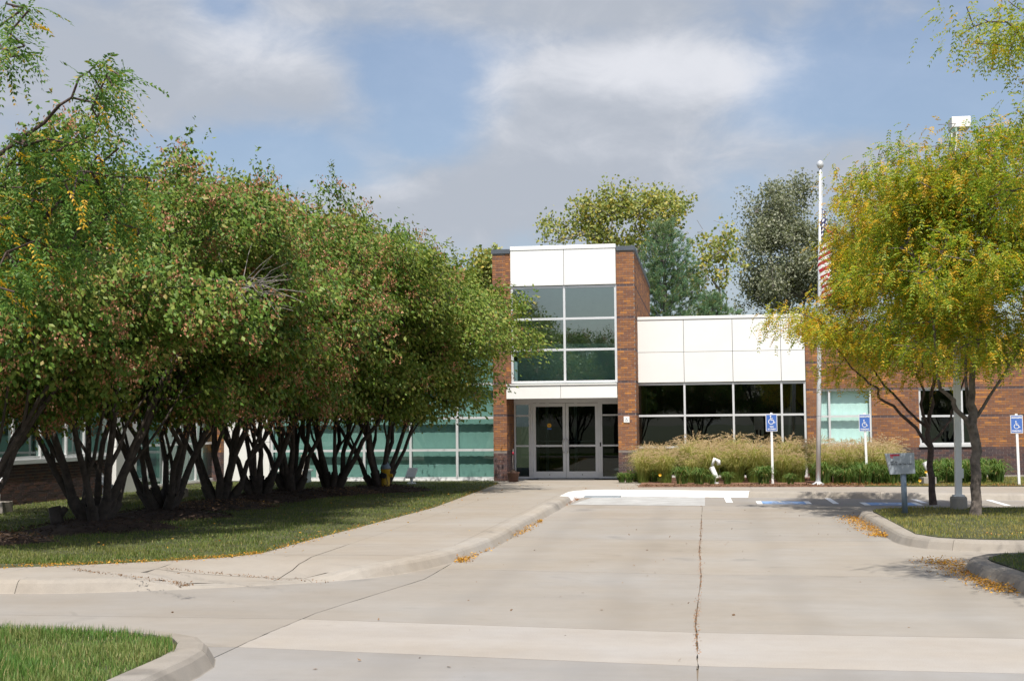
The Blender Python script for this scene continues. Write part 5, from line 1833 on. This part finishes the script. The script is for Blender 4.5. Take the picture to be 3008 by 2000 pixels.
# near tree at the left, only the tips of its branches reach the picture
bD = (-5.0, 5.3, .13)
lt = []
rngD = np.random.default_rng(9)
for (a, b_, Yd, nn, sa, sb) in ((262, 165, 6.0, 4, 22, 10), (240, 225, 6.0, 10, 40, 34), (120, 335, 6.0, 16, 80, 30), (60, 420, 5.9, 18, 70, 50), (200, 390, 6.0, 12, 60, 45), (270, 470, 6.1, 9, 40, 40), (60, 540, 5.9, 13, 60, 50),
                            (130, 560, 6.0, 8, 60, 40), (330, 480, 6.1, 6, 25, 40), (20, 650, 5.9, 8, 30, 40), (110, 590, 6.0, 5, 30, 30), (10, 40, 5.8, 3, 14, 30), (60, 20, 5.8, 2, 18, 12), (8, 120, 5.8, 2, 8, 22), (50, 112, 5.8, 2, 8, 14)):
    for _q in range(nn):
        lt.append(tuple(at((a + rngD.normal(0, sa) * .8) * K, (b_ + rngD.normal(0, sb) * .8) * K, Yd + rngD.normal(0, .2))))
make_locust('honey_locust_tree', bD, [
    (0, [(-5.0, 5.3, 1.0), (-5.0, 5.35, 1.7), (-4.95, 5.4, 2.2)], .12, .09),
    (6, [tuple(at(-180 * K, 480 * K, 5.8)), tuple(at(0, 355 * K, 5.95)), tuple(at(100 * K, 285 * K, 6.0)), tuple(at(165 * K, 225 * K, 6.0)), tuple(at(205 * K, 165 * K, 6.0)), tuple(at(230 * K, 150 * K, 6.0))], .016, .003),
    (6, [tuple(at(-220 * K, 600 * K, 5.8)), tuple(at(-60 * K, 540 * K, 5.95)), tuple(at(60 * K, 460 * K, 6.0)), tuple(at(140 * K, 420 * K, 6.05))], .014, .004),
    (6, [(-4.9, 5.4, 2.8), (-4.7, 5.5, 3.4), tuple(at(-130 * K, 160 * K, 5.75)), tuple(at(-20 * K, 75 * K, 5.8))], .04, .005),
    (6, [(-5.4, 5.1, 3.0), (-6.0, 4.9, 3.8), (-6.4, 4.7, 4.6)], .06, .02)],
    [((-6.4, 4.6, 3.9), (1.4, 1.5, 1.4), 1.0)], 120, 9, 34, 'green honey locust branches hanging in at the top left corner', leaf='leaf_locust_green', gold=.05, tips=lt, pairs=8, ll=.030, lw=.40, lr=(.12, .18), spread=.045)


def make_broad(name, base, height, crown, ntips, per, lsize, seed, label, leaf, bark, spread=.45, trunk_r=.25, jl=(.5, .5), bare=0.0, shell=(.5, 1.03), amp=.3, lobes=22, rmin=.012):
    rng = np.random.default_rng(seed)
    root = thing(name, base, label, 'tree')
    base = np.array(base)
    nodes = [tuple(base)]; par = [-1]; fixed = [trunk_r * 1.1]
    for q in range(1, 9):
        u = q / 8
        nodes.append(tuple(base + np.array([rng.normal(0, .08), rng.normal(0, .08), height * .78 * u]))); par.append(len(nodes) - 2); fixed.append(trunk_r * (1 - .8 * u))
    tp = []
    for (c, rad, frac) in crown:
        p, t = boughs(rng, max(3, int(ntips * frac / 6)), 7, rad, (.95, .80, .75), shell, lobes, amp, .95, .25)
        tp.append(p + np.array(c))
    tp = np.concatenate(tp)
    N, P, tip = grow(rng, nodes, par, tp, .8, .12, .3)
    V, Fc = wood(N, P, .1, rmin, .48, fixed, trunk_r)
    to_obj('trunk', V, Fc, bark, root, smooth=True)
    T = N[tip]
    if bare:
        T = T[rng.uniform(0, 1, len(T)) > bare]
    C = np.repeat(T, per, 0) + rand_dir(rng, len(T) * per) * (rng.uniform(0, 1, (len(T) * per, 1)) ** .45) * spread * 1.6
    D = unit(rng.normal(0, 1, C.shape) + np.array([0, 0, -.4]))
    L = rng.uniform(lsize[0], lsize[1], len(C))
    V, Fc = kites(C, D, sides(rng, D), L, L * .8, .15)
    to_obj('crown', V, Fc, leaf, root, 'stuff')
    return root


def wpt(dx, dy, Y):
    return np.array(at(dx * K, dy * K, Y))


Yc = 62.0
cr = []
for (a, b_, rx, rz, fr) in ((1425, 468, 36, 60, .24), (1352, 500, 36, 52, .20), (1278, 530, 22, 34, .08), (1395, 555, 60, 28, .12), (1500, 490, 26, 60, .16), (1552, 490, 28, 55, .16), (1470, 560, 50, 28, .08)):
    sc_ = K * Yc / F_PX
    cr.append((tuple(wpt(a, b_, Yc)), (rx * sc_, 1.8, rz * sc_), fr))
bc = wpt(1425, 700, Yc); bc[2] = 0
make_broad('cottonwood_tree', tuple(bc), 10.0, cr, 250, 30, (.12, .20), 41, 'tall yellowing cottonwood rising behind the entrance tower', 'leaf_cotton', 'bark_grey', .36, amp=.3, rmin=.016)
Ye = 64.0
cr = []
for (a, b_, rx, rz, fr) in ((1800, 515, 95, 100, .28), (1785, 640, 105, 85, .22), (1880, 590, 110, 140, .28), (1970, 620, 120, 115, .22)):
    sc_ = K * Ye / F_PX
    cr.append((tuple(wpt(a, b_, Ye)), (rx * sc_, 2.4, rz * sc_), fr))
bc = wpt(1850, 700, Ye); bc[2] = 0
make_broad('elm_tree', tuple(bc), 10.0, cr, 640, 70, (.09, .16), 42, 'dense grey green elm rising behind the white wing', 'leaf_elm', 'bark_grey', .40, amp=.42, lobes=24, rmin=.014)
Yb = 58.0
cr = []
for (a, b_, rx, rz, fr) in ((1640, 560, 45, 60, .4), (1620, 640, 40, 50, .35), (1680, 590, 30, 50, .25)):
    sc_ = K * Yb / F_PX
    cr.append((tuple(wpt(a, b_, Yb)), (rx * sc_, 1.2, rz * sc_), fr))
bc = wpt(1625, 740, Yb); bc[2] = 0
make_broad('thin_tree', tuple(bc), 7.0, cr, 130, 22, (.13, .22), 43, 'thin half bare tree between the pine and the elm', 'leaf_cotton', 'twig_pale', .25, trunk_r=.12, bare=.55, rmin=.010)
for (a, b_, Yq, w_, seed, lab) in ((1125, 630, 60, 30, 44, 'small green treetop left of the entrance tower'),):
    sc_ = K * Yq / F_PX
    bc = wpt(a, 700, Yq); bc[2] = 0
    make_broad('far_tree', tuple(bc), 7.0, [(tuple(wpt(a, b_, Yq)), (w_ * sc_, 1.5, 42 * sc_), 1.0)], 130, 40, (.14, .24), seed, lab, 'leaf_cotton', 'bark_grey', .32, trunk_r=.15)


def make_pine(base, height, rad, seed, label, name='pine_tree'):
    rng = np.random.default_rng(seed)
    root = thing(name, base, label, 'tree')
    base = np.array(base)
    m = MB().tube([base, base + np.array([0, 0, height * .5]), base + np.array([0, 0, height])], [.22, .13, .02], 9)
    segs, C, D = [], [], []
    z = .8
    while z < height - .1:
        u = z / height
        nb = rng.integers(6, 9)
        a0 = rng.uniform(0, 6.28)
        for k in range(nb):
            a = a0 + 2 * math.pi * k / nb + rng.normal(0, .2)
            L = rad * (1 - u) ** .78 * rng.uniform(.75, 1.12) + .15
            dr = np.array([math.cos(a), math.sin(a), .22 + .5 * u])
            p0 = base + np.array([0, 0, z])
            pts = [p0 + dr * L * t + np.array([0, 0, -.10 * L * math.sin(t * 3.1) + .16 * L * t * t]) for t in (0, .35, .7, 1.0)]
            m.tube(pts, [.03, .02, .012, .006], 4, cap=False)
            nt = int(4 + L * 11)
            for q in range(nt):
                t = rng.uniform(.25, 1.0)
                c = p0 + dr * L * t + np.array([0, 0, -.10 * L * math.sin(t * 3.1) + .16 * L * t * t]) + rng.normal(0, .10 + .10 * L * .3, 3)
                C.append(c); D.append(unit(dr + rng.normal(0, .4, 3) + np.array([0, 0, .45])))
        z += rng.uniform(.26, .38)
    m.build('trunk', 'bark_grey', root, True)
    C, D = np.array(C), np.array(D)
    k = 22
    Cn = np.repeat(C, k, 0) + rng.normal(0, .02, (len(C) * k, 3))
    Dn = unit(np.repeat(D, k, 0) + rng.normal(0, .42, (len(C) * k, 3)))
    L = rng.uniform(.14, .26, len(Cn))
    V, Fc = kites(Cn, Dn, sides(rng, Dn), L, np.full(len(Cn), .020), .05)
    to_obj('crown', V, Fc, 'needle', root, 'stuff')
    return root


Yn = 54.0
sc_ = K * Yn / F_PX
bc = wpt(1532, 735, Yn); hz = float(wpt(1527, 515, Yn)[2])
make_pine((bc[0], bc[1], 0.0), hz, 3.3, 51, 'blue green pine standing behind the tower and white wing')
make_pine((float(wpt(1640, 735, Yn)[0]), Yn - 1.0, 0.0), float(wpt(1640, 690, Yn)[2]), 2.8, 52, 'lower pine just showing over the white parapet')

# trees across the street behind the viewer, seen in the window reflections
src = [o for o in bpy.data.objects if o.name.startswith('honey_locust_tree')][2]
for i in range(13):
    x = -30 + i * 4.9
    o = copy_tree((mp_a, mp_b, mp_c)[i % 3])
    q = 1.22 + .28 * ((i * 37) % 10) / 10
    o.location = (x, -22 - ((i * 53) % 7), -.05); o.rotation_euler.z = i * 1.7; o.scale = (q, q, q)
    tag(o, 'leafy street tree mirrored in the building windows', 'tree', 'mirrored street trees')


# ================================================================== BED PLANTS
def blades(rng, n, h, spread, width, arch, seg=4, base_r=.12, lean0=.15):
    """arching strap leaves from one root"""
    a = rng.uniform(0, 2 * np.pi, n)
    H = rng.uniform(h[0], h[1], n)
    out_ = rng.uniform(.15, 1.0, n) * spread
    br = base_r * np.sqrt(rng.uniform(0, 1, n))
    ba = rng.uniform(0, 2 * np.pi, n)
    dirx, diry = np.cos(a), np.sin(a)
    tw = a + np.pi / 2 + rng.normal(0, .5, n)
    pts = []
    for k in range(seg + 1):
        u = k / seg
        r_ = out_ * (u ** 1.6)
        z = H * (np.sin(u * (1.57 + arch * out_ / spread * .9)) / 1.0)
        pts.append(np.stack([np.cos(ba) * br + dirx * r_, np.sin(ba) * br + diry * r_, z], 1))
    w = rng.uniform(width[0], width[1], n)
    Vs = []
    S = np.stack([np.cos(tw), np.sin(tw), np.zeros(n)], 1)
    for k, p in enumerate(pts):
        u = k / seg
        ww = (w * (1 - u ** 2.2) * .5 + .0008)[:, None]
        Vs += [p - S * ww, p + S * ww]
    V = np.stack(Vs, 1).reshape(-1, 3)
    b = (np.arange(n) * 2 * (seg + 1))[:, None, None]
    q = np.array([[2 * k, 2 * k + 1, 2 * k + 3, 2 * k + 2] for k in range(seg)])[None]
    return V, (b + q).reshape(-1, 4), pts


def make_fountain(seed):
    rng = np.random.default_rng(seed)
    root = thing('fountain_grass', (0, 0, 0), '', 'ornamental grass', 'fountain grass clumps')
    V, Fc, _p = blades(rng, 760, (.55, 1.05), .80, (.007, .012), .85, 4, .22)
    to_obj('blades', V, Fc, 'fountain', root, 'stuff')
    n = 120
    V, Fc, pts = blades(rng, n, (.80, 1.22), .62, (.004, .005), .35, 4, .12)
    to_obj('stems', V, Fc, 'fountain', root, 'stuff')
    tip, pre = pts[-1], pts[-2]
    d = unit(tip - pre); d[:, 2] -= .15; d = unit(d)
    k = 34
    u = rng.uniform(-.06, .14, (n, k, 1))
    C = (tip[:, None] + d[:, None] * u).reshape(-1, 3)
    D = unit(np.repeat(d, k, 0) * .8 + rng.normal(0, .6, (n * k, 3)))
    L = rng.uniform(.020, .036, len(C))
    V, Fc = kites(C, D, sides(rng, D), L, L * .35, .1)
    to_obj('plumes', V, Fc, 'plume', root, 'stuff')
    return root


def make_lily(seed):
    rng = np.random.default_rng(seed)
    root = thing('daylily', (0, 0, 0), '', 'daylily', 'daylily clumps')
    V, Fc, _p = blades(rng, 190, (.28, .52), .50, (.016, .028), 1.0, 4, .14)
    to_obj('leaves', V, Fc, 'lily', root, 'stuff')
    return root


fts = [make_fountain(61), make_fountain(62), make_fountain(63)]
lls = [make_lily(71), make_lily(72)]
rngp = np.random.default_rng(77)
first = set()


def place(src, x, y, z, s, label):
    o = src if src.name not in first else copy_tree(src)
    first.add(src.name)
    o.location = (x, y, z); o.rotation_euler.z = float(rngp.uniform(0, 6.28)); o.scale = (s, s, s * float(rngp.uniform(.94, 1.06)))
    o['label'] = label


xx = fx(1895, 37.3, 1380)
k = 0
while xx < fx(2660, 37.3, 1380):
    for yy in (38.3, 37.2, 36.2):
        if yy == 36.2 and k % 3 == 0:
            k += 1
            continue
        lab = 'feathery tan fountain grass clump before the ribbon window' if xx < 3.0 else 'feathery tan fountain grass clump before the brick wall'
        place(fts[k % 3], xx + rngp.normal(0, .12), yy + rngp.normal(0, .12), .16, float(rngp.uniform(.80, 1.10)) * (1.0 if yy > 36.5 else .80), lab)
        k += 1
    xx += .62
xx = fx(1880, 35.6, 1400)
while xx < fx(2945, 35.6, 1400):
    big = xx > 2.9
    lab = 'green strap-leaved daylily clump in the mulch bed' if not big else 'lush green daylily clump along the far walk'
    if rngp.uniform() < (.85 if big else .6):
        place(lls[k % 2], xx + rngp.normal(0, .1), 35.35 + rngp.normal(0, .22), .16, float(rngp.uniform(.62, 1.15)) * (1.0 if big else .85), lab)
    if big and rngp.uniform() < .75:
        place(lls[(k + 1) % 2], xx + .2, 36.0 + rngp.normal(0, .2), .16, float(rngp.uniform(.85, 1.25)), lab)
    k += 1
    xx += .40
# daylily row continues on the right behind the trees
xx = fx(2670, 37.4, 1380)
while xx < fx(2930, 37.4, 1380):
    place(lls[k % 2], xx, 37.2 + rngp.normal(0, .3), .16, 1.2, 'lush green daylily clump against the dark brick base')
    k += 1; xx += .38
WORDS = ['first', 'second', 'third', 'fourth', 'fifth', 'sixth', 'seventh', 'eighth', 'ninth', 'tenth', 'eleventh', 'twelfth', 'thirteenth', 'fourteenth', 'fifteenth', 'sixteenth', 'seventeenth', 'eighteenth', 'nineteenth', 'twentieth',
         'twenty-first', 'twenty-second', 'twenty-third', 'twenty-fourth', 'twenty-fifth', 'twenty-sixth', 'twenty-seventh', 'twenty-eighth', 'twenty-ninth', 'thirtieth', 'thirty-first', 'thirty-second', 'thirty-third', 'thirty-fourth', 'thirty-fifth']
plants = {}
for o in bpy.data.objects:
    if o.parent is None and (o.name.startswith('fountain_grass') or o.name.startswith('daylily')):
        if o.name.startswith('fountain'):
            rowname = 'back' if o.location.y > 37.75 else 'middle' if o.location.y > 36.7 else 'front'
            plants.setdefault(('feathery tan fountain grass', rowname), []).append(o)
        else:
            rowname = 'mulch bed' if o.location.x < 2.9 else 'brick base' if o.location.y > 36.6 else 'far walk' if o.location.y < 35.7 else 'second'
            plants.setdefault(('green daylily', rowname), []).append(o)
for (kind_, rowname), lst in plants.items():
    for i, o in enumerate(sorted(lst, key=lambda q: q.location.x)):
        w = WORDS[min(i, len(WORDS) - 1)]
        if kind_.startswith('feathery'):
            o['label'] = '%s clump, %s from the right brick pier in the %s row' % (kind_, w, rowname)
        else:
            o['label'] = '%s clump, %s from the left %s' % (kind_, w, {'mulch bed': 'in the mulch bed', 'brick base': 'against the dark brick base', 'far walk': 'along the far walk edge', 'second': 'in the row behind the walk edge'}[rowname])
# dark seed-head plant and small leafy plants
def leafy(x, y, h, n, seed, label, material, name, size=(.03, .06), spread=.16, stems=9):
    rng = np.random.default_rng(seed)
    t = thing(name, (x, y, .16), label, 'plant')
    m = MB(); C = []
    for s in range(stems):
        a, r_ = rng.uniform(0, 6.28), rng.uniform(.3, 1) * spread
        tip = np.array([x + math.cos(a) * r_ * 1.6, y + math.sin(a) * r_ * 1.6, .16 + h * rng.uniform(.7, 1.05)])
        b0 = np.array([x + math.cos(a) * r_ * .4, y + math.sin(a) * r_ * .4, .14])
        m.tube([b0, (b0 + tip) / 2 + rng.normal(0, .02, 3), tip], [.006, .005, .003], 4)
        for q in range(n // stems):
            u = rng.uniform(.15, 1.0)
            C.append(b0 + (tip - b0) * u + rng.normal(0, .035, 3))
    m.build('stems', 'stalk', t)
    C = np.array(C); D = unit(rng.normal(0, 1, C.shape) + np.array([0, 0, .1])); L = rng.uniform(*size, len(C))
    V, Fc = kites(C, D, sides(rng, D), L, L * .5, .15)
    to_obj('leaves', V, Fc, material, t, 'stuff')
    return t


b = g(1608, 1108, .16); leafy(b.x, b.y + .4, .85, 620, 81, 'dark withered coneflower with brown seed heads left of the spotlight', 'stalk', 'coneflower', stems=16)
b = g(1560, 1108, .16); leafy(b.x, b.y + .6, .80, 420, 82, 'dark stemmed plant with brown buttons among the tan grass', 'stalk', 'coneflower', (.025, .05), .14, 12)
b = g(1466, 1107, .16); leafy(b.x, b.y, .28, 260, 83, 'broad leaved green plant at the foot of the right pier', 'lily', 'leafy_plant', (.06, .12), .16, 8)
b = g(1440, 1106, .16)
for i, (a_, lab) in enumerate(((1432, 'low grassy tuft at the left end of the bed'), (1448, 'low grassy tuft under the right brick pier'), (1505, 'low green tuft beside the yellow flower'), (1580, 'low green tuft at the mulch edge below the dark plant'))):
    b = g(a_, 1110, .16)
    o = copy_tree(lls[i % 2]); o.location = (b.x, b.y, .16); o.scale = (.62, .62, .55); o.rotation_euler.z = i * 1.3
    o['label'] = lab; o['group'] = 'low tufts at the bed edge'; o['category'] = 'plant'
for i, (a_, b_, Yq, lab, mt) in enumerate(((1520, 1093, 35.0, 'single yellow flower in the mulch bed near the pier', 'yellow_print'), (2118, 1106, 35.1, 'orange yellow daylily bloom low by the dark trunk', 'yellow_print'), (2132, 1086, 35.2, 'yellow daylily bloom above the spotlight', 'yellow_print'),
                                            (2140, 1092, 35.1, 'pale yellow daylily bloom left of the lamp pole', 'yellow_print'), (2282, 1085, 36.2, 'yellow daylily bloom right of the mottled trunk', 'yellow_print'))):
    p = at(a_ * K, b_ * K, Yq)
    t = thing('flower', (p.x, Yq, .16), lab, 'flower')
    MB().tube([(p.x + .03, Yq, .14), (p.x, Yq, p.z)], .005, 5).build('stalk', 'stalk', t)
    m = MB()
    for k in range(6):
        a = k * math.pi / 3
        c_ = Vector((p.x, Yq, p.z))
        d_ = Vector((math.cos(a), -.6, math.sin(a))).normalized() * .055
        s__ = Vector((-math.sin(a), 0, math.cos(a))) * .02
        m.add([c_, c_ + d_ * .5 + s__, c_ + d_, c_ + d_ * .5 - s__], [(0, 1, 2, 3)])
    m.build('petals', mt, t)
litter('reddish bark chips and leaf bits covering the mulch bed', [(-1.7, 34.4, 1), (4.0, 34.4, 1)], 2600, (.1, .16), 'debris', 91, size=(.03, .07), z=.172, pile=.008, name='mulch_chips')
